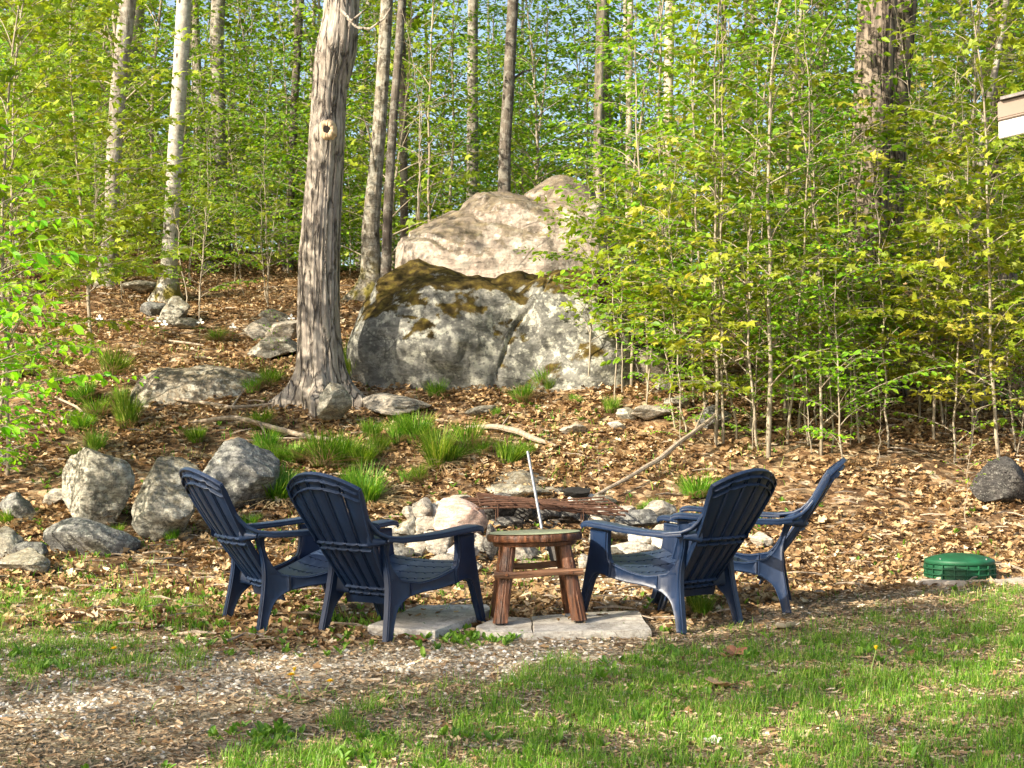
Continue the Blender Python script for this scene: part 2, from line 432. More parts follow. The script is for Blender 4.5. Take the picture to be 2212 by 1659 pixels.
# ---------------------------------------------------------------- ground
LITX = [-900, 0, 300, 480, 700, 900, 1100, 1450, 1560, 1700, 1950, 2212, 3200]
LITY = [1400, 1368, 1378, 1392, 1398, 1385, 1352, 1352, 1335, 1312, 1275, 1243, 1190]
def zones(x, y, z):
    """weights of leaf litter, gravel and lawn at ground points (where the photo shows them)"""
    yy = np.maximum(y, 4.2)
    px, py = proj(x * yy / np.maximum(y, .5), yy, z)
    n = fbm(P3(x * 1.8, y * 1.8), 21, 4); n2 = fbm(P3(x * .8, y * .8), 22, 3)
    lit = np.clip((np.interp(px, LITX, LITY) + 22 * n - py) / 22 + .5, 0, 1)
    gy = np.interp(px, [-900, 0, 300, 650, 1000, 1400, 1700], [1620, 1535, 1492, 1452, 1415, 1425, 1440])
    gr = np.clip(1.25 - np.abs(py - gy + 36 * n) / 50, 0, 1) * np.clip((1420 - px + 100 * n2) / 160, 0, 1)
    gr = np.maximum(gr, .45 * np.clip((1659 - py + 120 * n2) / 200, 0, 1) * np.clip((900 - px) / 500, 0, 1))
    gr2 = np.exp(-((px - 1330) / 210) ** 2 - ((py - 1290) / 36) ** 2)      # gravel floor beside the pit
    edge = np.interp(px, [-900, 300, 700, 1100, 1500, 1800, 3200], [1900, 1700, 1560, 1450, 1372, 1320, 1200])
    lawn = np.clip((py - edge + 60 * n + 40 * n2) / 90, 0, 1)
    left = np.exp(-((py - 1425) / 34) ** 2) * np.clip((470 - px) / 150, 0, 1)
    left2 = np.exp(-((py - 1335) / 45) ** 2) * np.clip((520 - px) / 200, 0, 1) * .35
    lawn = np.maximum(np.maximum(lawn, left), left2)
    lawn = np.where(lit > .5, np.minimum(lawn, .35), lawn)
    return lit, np.maximum(gr * (1 - lit), gr2), lawn, px, py, n, n2

def ground():
    xs = np.concatenate([-np.geomspace(500, 14, 26), np.arange(-12, 12.01, .085), np.geomspace(14, 500, 26)])
    ys = np.concatenate([[-60, -30, -15, -6, 0, 3], np.arange(4.5, 16, .075), np.arange(16, 34, .16), np.geomspace(35, 900, 26)])
    X, Y = np.meshgrid(xs, ys); Z = gh(X, Y)
    V = np.stack([X, Y, Z], -1).reshape(-1, 3)
    me = np_mesh("ground", V, grid_faces(len(xs), len(ys)), True)
    lit, gr, lawn, *_ = zones(V[:, 0], V[:, 1], V[:, 2])
    at_ = me.color_attributes.new("zone", 'FLOAT_COLOR', 'POINT')
    at_.data.foreach_set("color", np.stack([lit, gr, lawn, np.ones_like(lit)], -1).astype(np.float32).ravel())
    m = N("soil"); v = m.coord()
    zn = m.n("VertexColor", layer_name="zone").outputs[0]
    sx = m.n("SeparateColor", {0: zn})
    vor = m.n("TexVoronoi", {"Vector": m.n("MixRGB", {0: .12, 1: v, 2: m.n("TexNoise", {"Vector": v, "Scale": 9.0}).outputs[1]}).outputs[0], "Scale": 17.0})
    vc = m.n("SeparateColor", {0: vor.outputs["Color"]}).outputs[0]
    lc = m.ramp(vc, [(0.0, (.05, .028, .015)), (.35, (.15, .085, .042)), (.65, (.30, .19, .10)), (.9, (.44, .32, .19)), (1.0, (.5, .42, .3))])
    lc = m.mix(m.ramp(m.noise(v, 7, 4, .6), [(.4, .75), (.6, 0.0)]), lc, (.05, .032, .018))
    thb = m.n("TexVoronoi", {"Vector": m.coord("Object", (1, 1, 1)), "Scale": 60.0})
    tc = m.ramp(m.n("SeparateColor", {0: thb.outputs["Color"]}).outputs[0], [(0.0, (.07, .05, .03)), (.5, (.20, .15, .09)), (1.0, (.42, .35, .23))])
    tc = m.mix(m.ramp(m.noise(v, 5, 3), [(.4, 0.0), (.7, .4)]), tc, (.07, .10, .025))
    gv = m.n("TexVoronoi", {"Vector": v, "Scale": 34.0})
    gc = m.ramp(m.n("SeparateColor", {0: gv.outputs["Color"]}).outputs[0], [(0.0, (.16, .12, .075)), (.5, (.33, .27, .18)), (1.0, (.55, .48, .36))])
    c = m.mix(sx.outputs[0], tc, lc); c = m.mix(sx.outputs[1], c, gc)
    m.col(c); m.rough(.95); m.b.inputs["Specular IOR Level"].default_value = .08
    m.bump(m.math('ADD', vc, m.noise(v, 30, 3)), .7, .03)
    o = link("ground", me, m.m); setp(o, kind='structure')
ground()

def frustum_pts(n, d0, d1, pw=1.0, margin=.6):
    """random ground points in the part of the yard the camera takes in (and a little beyond)"""
    u = rng.random(n)
    d = (d0 ** (2 - pw) + u * (d1 ** (2 - pw) - d0 ** (2 - pw))) ** (1 / (2 - pw))
    x = (rng.random(n) * 2 - 1) * (.345 * d + margin)
    return x, d

def scatter(T, faces, P, yaw, pitch, roll, S):
    """copies of template T (k,3), rotated and scaled, at P"""
    n = len(P); cy_, sy_ = np.cos(yaw), np.sin(yaw)
    cx_, sx_ = np.cos(pitch), np.sin(pitch); cr, sr = np.cos(roll), np.sin(roll)
    X = T[None, :, 0] * S[:, None]; Y = T[None, :, 1] * S[:, None]; Z = T[None, :, 2] * S[:, None]
    X, Z = X * cr[:, None] + Z * sr[:, None], -X * sr[:, None] + Z * cr[:, None]
    Y, Z = Y * cx_[:, None] - Z * sx_[:, None], Y * sx_[:, None] + Z * cx_[:, None]
    X, Y = X * cy_[:, None] - Y * sy_[:, None], X * sy_[:, None] + Y * cy_[:, None]
    V = np.stack([X, Y, Z], -1) + P[:, None]
    k = len(T)
    return V.reshape(-1, 3), [(f[None] + (np.arange(n) * k)[:, None, None]).reshape(-1, f.shape[-1]) for f in faces]

def merge(parts):
    Vs, Fs, off = [], {}, 0
    for V, F_ in parts:
        Vs.append(V)
        for f in F_: Fs.setdefault(f.shape[1], []).append(f + off)
        off += len(V)
    return np.concatenate(Vs), [np.concatenate(v) for v in Fs.values()]

def stuff(name, V, Fs, mat, label, cat):
    o = link(name, np_mesh(name, V, Fs), mat); return setp(o, label, cat, kind='stuff')

# --- dry leaves: curled lobed leaves and simple folded ones
LEAF_A = np.array([[0, -.5, 0], [-.28, -.22, .10], [-.50, .02, .22], [-.22, .12, .06], [-.30, .42, .16], [0, .55, .03],
                   [.28, -.22, .08], [.48, .05, .20], [.2, .14, .05], [.32, .38, .2], [0, -.05, -.02]], float)
LEAF_AF = [np.array([[0, 10, 3, 2, 1][::-1], [10, 5, 4, 3, 3][::-1]])[:1], np.array([[10, 5, 4, 3][::-1], [10, 8, 9, 5][::-1]]), np.array([[0, 6, 7, 8, 10]])]
LEAF_B = np.array([[0, -.5, .03], [-.30, -.05, .16], [-.16, .36, .12], [0, .5, 0], [.18, .34, .14], [.30, -.08, .18], [0, 0, -.03]], float)
LEAF_BF = [np.array([[0, 6, 2, 1][::-1], [6, 3, 2, 2][::-1]])[:1], np.array([[0, 5, 4, 6]]), np.array([[2, 6, 3], [6, 4, 3]])]
def litter():
    parts = []
    for tpl, tf, n, s0, s1 in ((LEAF_A, LEAF_AF, 66000, .042, .092), (LEAF_B, LEAF_BF, 90000, .030, .066)):
        x, y = frustum_pts(n, 8.2, 27, .75)
        z = gh(x, y); lit, gr, lawn, px, py, n1, n2 = zones(x, y, z)
        keep = rng.random(n) < np.clip(lit * (1 - .75 * gr) * (.85 + 2.4 * n1 + 1.2 * n2), .10 * lit, 1)
        x, y, z = x[keep], y[keep], z[keep]; k = len(x)
        ro = np.clip((y - 11) / 6, 0, 1)
        P = P3(x, y, z + .004 + rng.random(k) ** 2 * (.045 - .025 * (y < 11)))
        t = .42
        parts.append(scatter(tpl, tf, P, rng.random(k) * 6.283, rng.normal(0, t, k), rng.normal(0, t, k), s0 + (s1 - s0) * rng.random(k) ** 1.3))
    # stray leaves on the yard
    n = 2600
    x, y = frustum_pts(n, 5.6, 12, .9); z = gh(x, y); lit, gr, lawn, px, py, n1, n2 = zones(x, y, z)
    keep = (rng.random(n) < .22 + .3 * np.clip(n1 * 2, 0, 1)) & (lit < .6)
    x, y, z = x[keep], y[keep], z[keep]; k = len(x)
    parts.append(scatter(LEAF_A, LEAF_AF, P3(x, y, z + .012), rng.random(k) * 6.283, rng.normal(0, .4, k), rng.normal(0, .4, k), .03 + .04 * rng.random(k) ** 2))
    V, Fs = merge(parts)
    stuff("leaf_litter", V, Fs, M['litter'], "dry brown and straw coloured fallen leaves covering the slope and the ground around the chairs", "fallen leaves")
litter()

def twigs():
    n = 3400; x, y = frustum_pts(n, 8.5, 24, .8); z = gh(x, y); lit, gr, lawn, px, py, n1, n2 = zones(x, y, z)
    keep = lit > .4; x, y, z = x[keep], y[keep], z[keep]; k = len(x)
    T = np.array([[-.5, -.012, .02], [.0, .03, .07], [.5, -.01, .02], [.5, .012, .0], [.0, .055, .03], [-.5, .012, 0], [-.5, 0, .03], [0, .045, .09], [.5, 0, .03]], float)
    V, Fs = scatter(T, [np.array([[0, 1, 7, 6], [1, 2, 8, 7], [6, 7, 4, 5], [7, 8, 3, 4]])], P3(x, y, z + .02 + .02 * rng.random(k)), rng.random(k) * 6.283, rng.normal(0, .1, k), rng.normal(0, .1, k), .05 + .24 * rng.random(k) ** 3)
    stuff("scattered_twigs", V, Fs, M['stick'], "small dead twigs scattered through the fallen leaves", "twigs")
twigs()

def thatch():
    n = 125000
    x, y = frustum_pts(n, 5.5, 11.5, .6, .4); z = gh(x, y); lit, gr, lawn, px, py, n1, n2 = zones(x, y, z)
    keep = (lit < .7) & (rng.random(n) < .95 - .45 * gr)
    x, y, z = x[keep], y[keep], z[keep]; k = len(x)
    T = np.array([[-.09, -.5, 0], [.12, -.5, .05], [.16, .5, 0], [-.10, .5, .06]], float)
    V, Fs = scatter(T, [np.array([[0, 1, 2, 3]])], P3(x, y, z + .003 + .012 * rng.random(k)), rng.random(k) * 6.283, rng.normal(0, .22, k), rng.normal(0, .5, k), .014 + .040 * rng.random(k) ** 3)
    stuff("dry_thatch", V, Fs, M['thatch'], "short bits of dead grass and bark strewn over the yard", "dead grass")
thatch()

def gravel():
    m = N("pebbles"); rn = m.n("NewGeometry").outputs["Random Per Island"]
    m.col(m.ramp(rn, [(0.0, (.26, .21, .14)), (.35, (.42, .37, .28)), (.75, (.60, .55, .45)), (1.0, (.80, .75, .65))])); m.rough(.9)
    n = 60000
    x, y = frustum_pts(n, 5.5, 11.6, .6, .4); z = gh(x, y); lit, gr, lawn, px, py, n1, n2 = zones(x, y, z)
    keep = rng.random(n) < np.clip(gr * .8 * (.4 + 1.3 * vnoise(P3(x * 3, y * 3), 77)), .05, 1)
    x, y, z = x[keep], y[keep], z[keep]; k = len(x)
    T = np.array([[-.5, -.1, 0], [-.1, -.42, .02], [.48, -.2, 0], [.35, .4, .03], [-.3, .42, 0], [-.2, -.1, .3], [.25, .05, .34], [-.05, .25, .26]], float)
    Fq = [np.array([[0, 1, 6, 5], [1, 2, 3, 6], [3, 4, 7, 6]]), np.array([[4, 0, 5], [4, 5, 7], [5, 6, 7]])]
    V, Fs = scatter(T, Fq, P3(x, y, z - .001), rng.random(k) * 6.283, rng.normal(0, .15, k), rng.normal(0, .15, k), .009 + .030 * rng.random(k) ** 2.2)
    stuff("gravel", V, Fs, m.m, "pale grey gravel in a worn band across the yard", "gravel")
gravel()

def blades(P, h, w, lean, yaw, curve):
    """bent grass blades, two quads and a tip"""
    n = len(P); d = np.stack([np.cos(yaw), np.sin(yaw), 0 * yaw], -1); s = np.stack([-np.sin(yaw), np.cos(yaw), 0 * yaw], -1)
    pts = []
    for t in (0, .4, .75, 1.0):
        off = (lean * t + curve * t * t) * h
        pts.append(P + d * off[:, None] + np.stack([0 * h, 0 * h, h * (t - .35 * (lean + curve) * t * t)], -1))
    hw = (w * .5)[:, None] * s
    V = np.stack([pts[0] - hw, pts[0] + hw, pts[1] - hw * .9, pts[1] + hw * .9, pts[2] - hw * .6, pts[2] + hw * .6, pts[3]], 1)
    k = (np.arange(n) * 7)[:, None, None]
    return V.reshape(-1, 3), [(np.array([[0, 1, 3, 2], [2, 3, 5, 4]])[None] + k).reshape(-1, 4), (np.array([[4, 5, 6]])[None] + k).reshape(-1, 3)]

def lawn():
    n = 420000
    x, y = frustum_pts(n, 5.5, 12.2, .55, .4); z = gh(x, y); lit, gr, lw, px, py, n1, n2 = zones(x, y, z)
    c = vnoise(P3(x * 9, y * 9), 31); c2 = vnoise(P3(x * 2.3, y * 2.3), 33)
    dens = np.clip(lw * (.10 + 2.0 * np.clip(c - .34, 0, 1) * (.25 + 1.9 * c2)), 0, 1) + .03 * (1 - gr) * (c > .7)
    keep = (rng.random(n) < dens * 1.7)
    x, y, z, c, lw, lit = x[keep], y[keep], z[keep], c[keep], lw[keep], lit[keep]; k = len(x)
    h = (.020 + .062 * rng.random(k) ** 1.6) * (.6 + .7 * c)
    V, Fs = blades(P3(x, y, z - .002), h, .0022 + .0022 * rng.random(k), rng.random(k) * .5, rng.random(k) * 6.283, rng.random(k) * .6)
    stuff("lawn_grass", V, Fs, M['grass'], "thin sunlit lawn grass in the right foreground with bare straw between", "grass")
    # sparse new grass coming through the leaves
    n = 40000
    x, y = frustum_pts(n, 9, 19, .8); z = gh(x, y); lit, gr, lw, px, py, n1, n2 = zones(x, y, z)
    c = vnoise(P3(x * 2.2, y * 2.2), 41) * vnoise(P3(x * 7, y * 7), 42)
    keep = (c > .40) & (px < 1700) & (lit > .3) & (rng.random(n) < .55)
    x, y, z = x[keep], y[keep], z[keep]; k = len(x)
    V, Fs = blades(P3(x, y, z), .04 + .09 * rng.random(k), .004 + .004 * rng.random(k), rng.random(k) * .5, rng.random(k) * 6.283, rng.random(k) * .6)
    stuff("sparse_grass", V, Fs, M['tuft'], "thin new grass growing up through the dry leaves on the slope", "grass")
lawn()

def weeds():
    n = 1100; parts = []
    T = np.array([[0, 0, 0], [-.22, .35, .12], [-.16, .8, .16], [0, 1, .1], [.16, .8, .16], [.22, .35, .12]], float)
    Fw = [np.array([[0, 3, 2, 1][::-1], [0, 5, 4, 3][::-1]])]
    x, y = frustum_pts(n * 6, 5.6, 17, .7); z = gh(x, y); lit, gr, lw, px, py, n1, n2 = zones(x, y, z)
    sc = np.clip(vnoise(P3(x * 1.3, y * 1.3), 51) * 2.2 - .9, 0, 1) * np.where(px < 1500, 1, .45)
    keep = rng.random(len(x)) < sc * .55
    # a leafy patch before the slabs
    pt = np.array([G(a, b)[:2] for a, b in [(930, 1385), (965, 1392), (1000, 1380), (1040, 1392), (1085, 1385), (1340, 1368), (1370, 1365), (560, 1590), (620, 1600), (520, 1600), (760, 1640), (800, 1610), (100, 1450), (60, 1420)]])
    for q in pt:
        a = rng.normal(0, .055, (9, 2)) * np.array([1.6, 1]) + q
        x = np.append(x, a[:, 0]); y = np.append(y, a[:, 1]); keep = np.append(keep, np.ones(9, bool))
    x, y = x[keep], y[keep]; z = gh(x, y); k = len(x)
    for j in range(6):
        parts.append(scatter(T, Fw, P3(x + rng.normal(0, .008, k), y + rng.normal(0, .008, k), z + .01 * rng.random(k)), rng.random(k) * 6.283, .35 + .6 * rng.random(k), rng.normal(0, .3, k), .022 + .045 * rng.random(k) ** 1.5))
    V, Fs = merge(parts)
    stuff("low_weeds", V, Fs, M['weed'], "low broad-leaved green weeds and clover dotted over the yard and slope", "weeds")
weeds()

# ---------------------------------------------------------------- rocks
def ico(sub):
    bm = bmesh.new(); bmesh.ops.create_icosphere(bm, subdivisions=sub, radius=1.0)
    V = np.array([v.co[:] for v in bm.verts]); Fc = np.array([[v.index for v in f.verts] for f in bm.faces]); bm.free()
    return V, Fc
ICO = {k: ico(k) for k in (3, 4, 5)}
def rock(name, base, size, seed, mat, label, cat="rock", group=None, rz=None, sub=4, cuts=9, soft=.5, rough_=.05, sink=.12, tilt=0.0, sharp=32):
    """angular weathered stone: a ball cut by planes, then roughened; base = ground point under its middle"""
    r_ = np.random.default_rng(seed); D, Fc = ICO[sub]
    cuts = int(cuts * 1.6); nn = nrm(r_.normal(size=(cuts, 3))); dd = .48 + .30 * r_.random(cuts)
    dots = D @ nn.T
    rr = np.ones(len(D)) * 1.02
    for j in range(cuts):
        q = dd[j] / np.maximum(dots[:, j], 1e-3)
        q = np.where(dots[:, j] > 0, q, 9)
        kk = sharp / (.3 + soft); rr = -np.log(np.exp(-rr * kk) + np.exp(-np.minimum(q, 3) * kk)) / kk
    rr = rr * (1 + rough_ * 2.0 * fbm(D * 2.1 + seed, seed, 3) + rough_ * fbm(D * 7 + seed, seed + 5, 3) + rough_ * .35 * fbm(D * 20, seed + 8, 2))
    V = D * rr[:, None]
    lo, hi = V.min(0), V.max(0); V = (V - (lo + hi) / 2) / (hi - lo)
    V = V * np.array(size)
    if tilt:
        c, s = math.cos(tilt), math.sin(tilt); V = V @ np.array([[c, 0, s], [0, 1, 0], [-s, 0, c]]).T
    a = r_.random() * 6.28 if rz is None else rz
    if rz is not None or abs(size[0] - size[1]) < .3 * max(size[:2]):
        c, s = math.cos(a), math.sin(a); V = V @ np.array([[c, -s, 0], [s, c, 0], [0, 0, 1]]).T
        if rz is None: V[:, 0] *= size[0] / np.ptp(V[:, 0]); V[:, 1] *= size[1] / np.ptp(V[:, 1])
    V[:, 2] += size[2] * (.5 - sink)
    o = link(name, np_mesh(name, V, Fc, True), mat, loc=base)
    o.data.set_sharp_from_angle(angle=rad(32))
    return setp(o, label, cat, group)

def rock_px(name, X, Yb, W, H, mat, label, seed, d=None, depth=None, sink=.12, **kw):
    """stone whose base middle shows at (X, Yb) and that looks W x H pixels"""
    b = G(X, Yb) if d is None else at(X, Yb, d)
    s = b[1] / F
    w = W * s; h = H * s / (1 - sink)
    dp = depth if depth else w * .8
    b = b + np.array([0, dp * .42, 0]); 
    if d is None: b[2] = min(float(gh(b[0], b[1])), b[2] + .08)
    return rock(name, b, (w, dp, h), seed, mat, label, sink=sink, **kw)

def outcrop(name, prof, yc, dep, seed, mat, label, p=.62, q=.5, nu=260, nv=150, amp=.10, strata=.05, lean=0.0, ledge=.12, facet=1.0):
    """bedrock mass: prof rows (x, base z, top z); a rounded shell over it, broken up by joints and bedding"""
    prof = np.array(prof, float)
    xs = np.linspace(prof[0, 0], prof[-1, 0], nu)
    zb = np.interp(xs, prof[:, 0], prof[:, 1]); zt = np.interp(xs, prof[:, 0], prof[:, 2])
    k = np.hanning(9); k /= k.sum(); zt = np.convolve(np.pad(zt, 4, mode='edge'), k, 'valid')
    u = np.linspace(-1, 1, nu)
    endr = (1 - np.abs(u) ** 6) ** .5
    th = np.linspace(0, math.pi, nv)
    cth = np.sign(np.cos(th)) * np.abs(np.cos(th)) ** p; sth = np.abs(np.sin(th)) ** q
    Xg = np.tile(xs, (nv, 1))
    Yg = yc - dep * endr[None] * cth[:, None] + lean * sth[:, None]
    Zg = zb[None] + (zt - zb)[None] * sth[:, None]
    V = np.stack([Xg, Yg, Zg], -1)
    du = np.gradient(V, axis=1); dv = np.gradient(V, axis=0); nn = nrm(np.cross(du, dv))
    Q = V * np.array([1, 1, 1.0])
    wob = fbm(Q * .55 + seed, seed, 4) * amp * 2.0 + fbm(Q * 2.2, seed + 3, 4) * amp * .7
    # bedding and joints: sharp grooves
    sw = Q[..., 2] * 1.0 + .28 * Q[..., 0] + .35 * fbm(Q * .8, seed + 9, 3)
    g1 = np.abs(((sw * 1.9) % 1) - .5) * 2; wob -= strata * .6 * np.exp(-(g1 / .13) ** 2) * np.clip(fbm(Q * .9, seed + 12, 2) * 4, 0, 1)
    sv = Q[..., 0] * .9 - .45 * Q[..., 2] + .6 * fbm(Q * .7, seed + 19, 3)
    g2 = np.abs(((sv * .55) % 1) - .5) * 2; wob -= strata * .9 * np.exp(-(g2 / .03) ** 2) * np.clip(fbm(Q * .8, seed + 22, 2) * 4, 0, 1)
    wob += amp * .5 * np.abs(fbm(Q * 1.3, seed + 27, 4))
    step = np.floor(sw * 1.9) ; wob += .05 * np.sin(step * 12.9) * amp / .1
    wob += .03 * fbm(Q * 6, seed + 31, 4); pk = fbm(Q * 1.1, seed + 41, 3); wob += amp * .6 * np.clip(pk * 5, -.5, .5)
    saw = (sw * 1.35) % 1.0; wob += ledge * (np.minimum(saw / .60, (1 - saw) / .40) - .5) * np.clip(.6 + 2.5 * fbm(Q * .6, seed + 51, 2), 0, 1.2)
    pn = nrm(np.random.default_rng(seed).normal(size=(26, 3))); ccen = np.random.default_rng(seed + 1).random((26, 3)) * np.ptp(V.reshape(-1, 3), axis=0) + V.reshape(-1, 3).min(0)
    dist = np.linalg.norm(V[..., None, :] - ccen, axis=-1); wt = np.exp(-(dist - dist.min(-1, keepdims=True)) * 16); wt /= wt.sum(-1, keepdims=True); wob += facet * (wt * (np.einsum('abkc,kc->abk', V[..., None, :] - ccen, pn) * .30 + .07 * np.sin(np.arange(26) * 7.3))).sum(-1)
    V = V + nn * (wob * np.clip(endr, .2, 1))[..., None]
    V0 = V.reshape(-1, 3); org = np.array([xs.mean(), yc, zb.mean()])
    o = link(name, np_mesh(name, V0 - org, grid_faces(nu, nv), True), mat, loc=org)
    o.data.set_sharp_from_angle(angle=rad(38))
    return setp(o, label, "rock")

def prof_px(rows, d):
    out = []
    for X, Yt, Yb in rows:
        a = at(X, Yt, d); b = at(X, Yb, d); out.append((a[0], b[2], a[2]))
    return out

outcrop("rock_outcrop", prof_px([(745, 815, 860), (765, 735, 860), (800, 668, 860), (860, 622, 860), (950, 600, 862), (1060, 588, 865), (1180, 596, 865),
        (1270, 604, 862), (1315, 622, 862), (1345, 655, 855), (1370, 710, 850), (1395, 800, 845)], 16.6), 17.45, 1.15, 61, M['rock_low'],
        "large grey lichened boulder with brown moss on its top, behind the big shaggy tree")
outcrop("rock_ledge", prof_px([(805, 640, 700), (822, 570, 700), (850, 518, 700), (880, 480, 700), (915, 440, 700), (1000, 420, 700), (1100, 388, 700),
        (1220, 352, 700), (1290, 370, 700), (1330, 450, 700), (1360, 540, 700), (1390, 640, 700)], 18.6), 20.0, 1.75, 83, M['rock_up'],
        "tall pinkish rock face rising above the mossy grey boulder", p=.6, q=.42, amp=.07, strata=.12, lean=.45, ledge=.20, facet=.35)
outcrop("flat_outcrop", prof_px([(255, 850, 900), (275, 800, 900), (330, 782, 905), (420, 775, 905), (500, 783, 905), (560, 808, 900), (590, 850, 895)], 16.3), 17.0, .8, 44, M['flat_rock'],
        "low flat brown rock shelf left of the big shaggy tree", q=.8, amp=.05, strata=.03, ledge=.05, facet=.4, nu=140, nv=80)

R = rock_px
R("boulder", 195, 1152, 172, 165, M['rock_grey'], "tall rounded grey boulder, leftmost of the two standing in the row", 3, sub=5, cuts=7, soft=.9)
R("boulder", 348, 1178, 150, 178, M['rock_grey'], "cream and grey boulder with a moss spot, behind the leftmost blue chair", 12, sub=5, cuts=8, soft=.7)
R("boulder", 505, 1115, 180, 150, M['rock_dark'], "dark grey angular boulder directly behind the left blue chairs", 22, sub=5, cuts=10, soft=.4)
R("boulder", 182, 1205, 205, 78, M['rock_dark'], "long low grey rock lying in front of the tall rounded boulder", 31, sub=4, cuts=8, soft=.7, depth=.5)
R("boulder", 30, 1135, 88, 62, M['rock_dark'], "low grey rock at the left edge beside the tall boulder", 41, cuts=8)
R("boulder", 12, 1212, 68, 72, M['rock_grey'], "brown grey stone at the left edge on top of the stone pile", 42, cuts=8)
R("boulder", 62, 1218, 82, 44, M['rock_dark'], "flat dark stone wedged behind the pile at the left edge", 45, cuts=8)
R("boulder", 50, 1248, 125, 56, M['rock_grey'], "lowest flat grey stone of the pile at the left edge", 47, cuts=8)
R("rock", 125, 1098, 80, 34, M['rock_tan'], "small tan rock between the edge rock and the tall boulder", 48, cuts=8)
R("rock", 4, 1012, 26, 40, M['rock_dark'], "dark stone half in the frame at the left edge", 49)
R("rock", 718, 898, 78, 72, M['rock_grey'], "rounded grey stone leaning on the foot of the big shaggy tree", 51, sub=4, cuts=7, soft=.8, d=15.1)
R("rock", 850, 912, 160, 48, M['rock_tan'], "wide flat stone in the ground right of the big shaggy tree", 53, depth=.7)
R("rock", 372, 705, 72, 60, M['rock_grey'], "rounded stone at the foot of the white speckled tree", 55)
R("rock", 325, 690, 60, 34, M['rock_dark'], "small dark stone left of the foot of the white speckled tree", 56)
R("rock", 395, 716, 60, 24, M['rock_grey'], "low stone below the white speckled tree", 57)
R("rock", 298, 640, 85, 26, M['rock_grey'], "flat pale stone left of the white speckled tree", 58)
R("rock", 590, 702, 72, 34, M['rock_grey'], "low light stone on the leaves left of the big shaggy trunk", 59)
R("rock", 556, 740, 70, 50, M['rock_tan'], "blocky stone, left one of the ledge beside the shaggy trunk", 60)
R("rock", 612, 745, 90, 50, M['rock_tan'], "blocky tan stone touching the left side of the shaggy trunk", 62)
R("rock", 590, 785, 120, 46, M['rock_grey'], "wide stone under the blocky ones left of the shaggy trunk", 63)
R("rock", 190, 505, 34, 60, M['rock_white'], "pale trunk base shaped as a stone, far up the slope at the left", 65)  # rock shape stands for the leaning trunk's pale base flare
R("rock", 445, 592, 36, 26, M['rock_dark'], "small dark stone far up between the left trees", 66)
R("rock", 1410, 830, 110, 72, M['rock_tan'], "pale stone sunlit under the golden maple leaves", 67)
R("rock", 1290, 812, 60, 30, M['rock_tan'], "small stone at the right foot of the mossy boulder", 68)
R("rock", 1410, 925, 95, 30, M['rock_tan'], "flat tan stone on the slope below the golden maple leaves", 69)
R("rock", 1355, 915, 50, 26, M['rock_grey'], "small grey stone left of the flat tan stone on the slope", 70)
R("rock", 1465, 890, 60, 26, M['rock_grey'], "low stone among the sapling stems", 71)
R("rock", 1545, 935, 80, 50, M['rock_dark'], "dark stone behind the foot of the sapling cluster", 72)
R("rock", 2185, 1100, 135, 100, M['rock_soot'], "dark shaded rock at the right edge above the green lid", 73, cuts=9)  # its shade is put into the colour by the soot-dark material
R("rock", 1240, 945, 60, 22, M['rock_tan'], "flat stone beside the dead branch above the fire pit", 74)
R("rock", 1330, 935, 40, 18, M['rock_white'], "small pale stone on the leaves above the fire pit", 75)
R("rock", 1650, 1190, 52, 34, M['rock_tan'], "pinkish stone on the leaves between the right blue chairs", 76)
R("rock", 1435, 855, 50, 30, M['rock_grey'], "small grey stone up the slope under the golden leaves", 77)
R("rock", 1040, 905, 70, 22, M['rock_grey'], "thin flat stone in the ground below the mossy boulder", 78)
R("rock", 85, 560, 170, 110, M['rock_dark'], "dark rock mass in shade behind the bright leaves at the left edge", 79, depth=1.0)
R("rock", 1385, 790, 110, 90, M['rock_soot'], "shadowed dark stone at the right end of the mossy boulder", 80, d=17.2, depth=.8)  # shadow painted in: the soot-dark colour stands for shade here

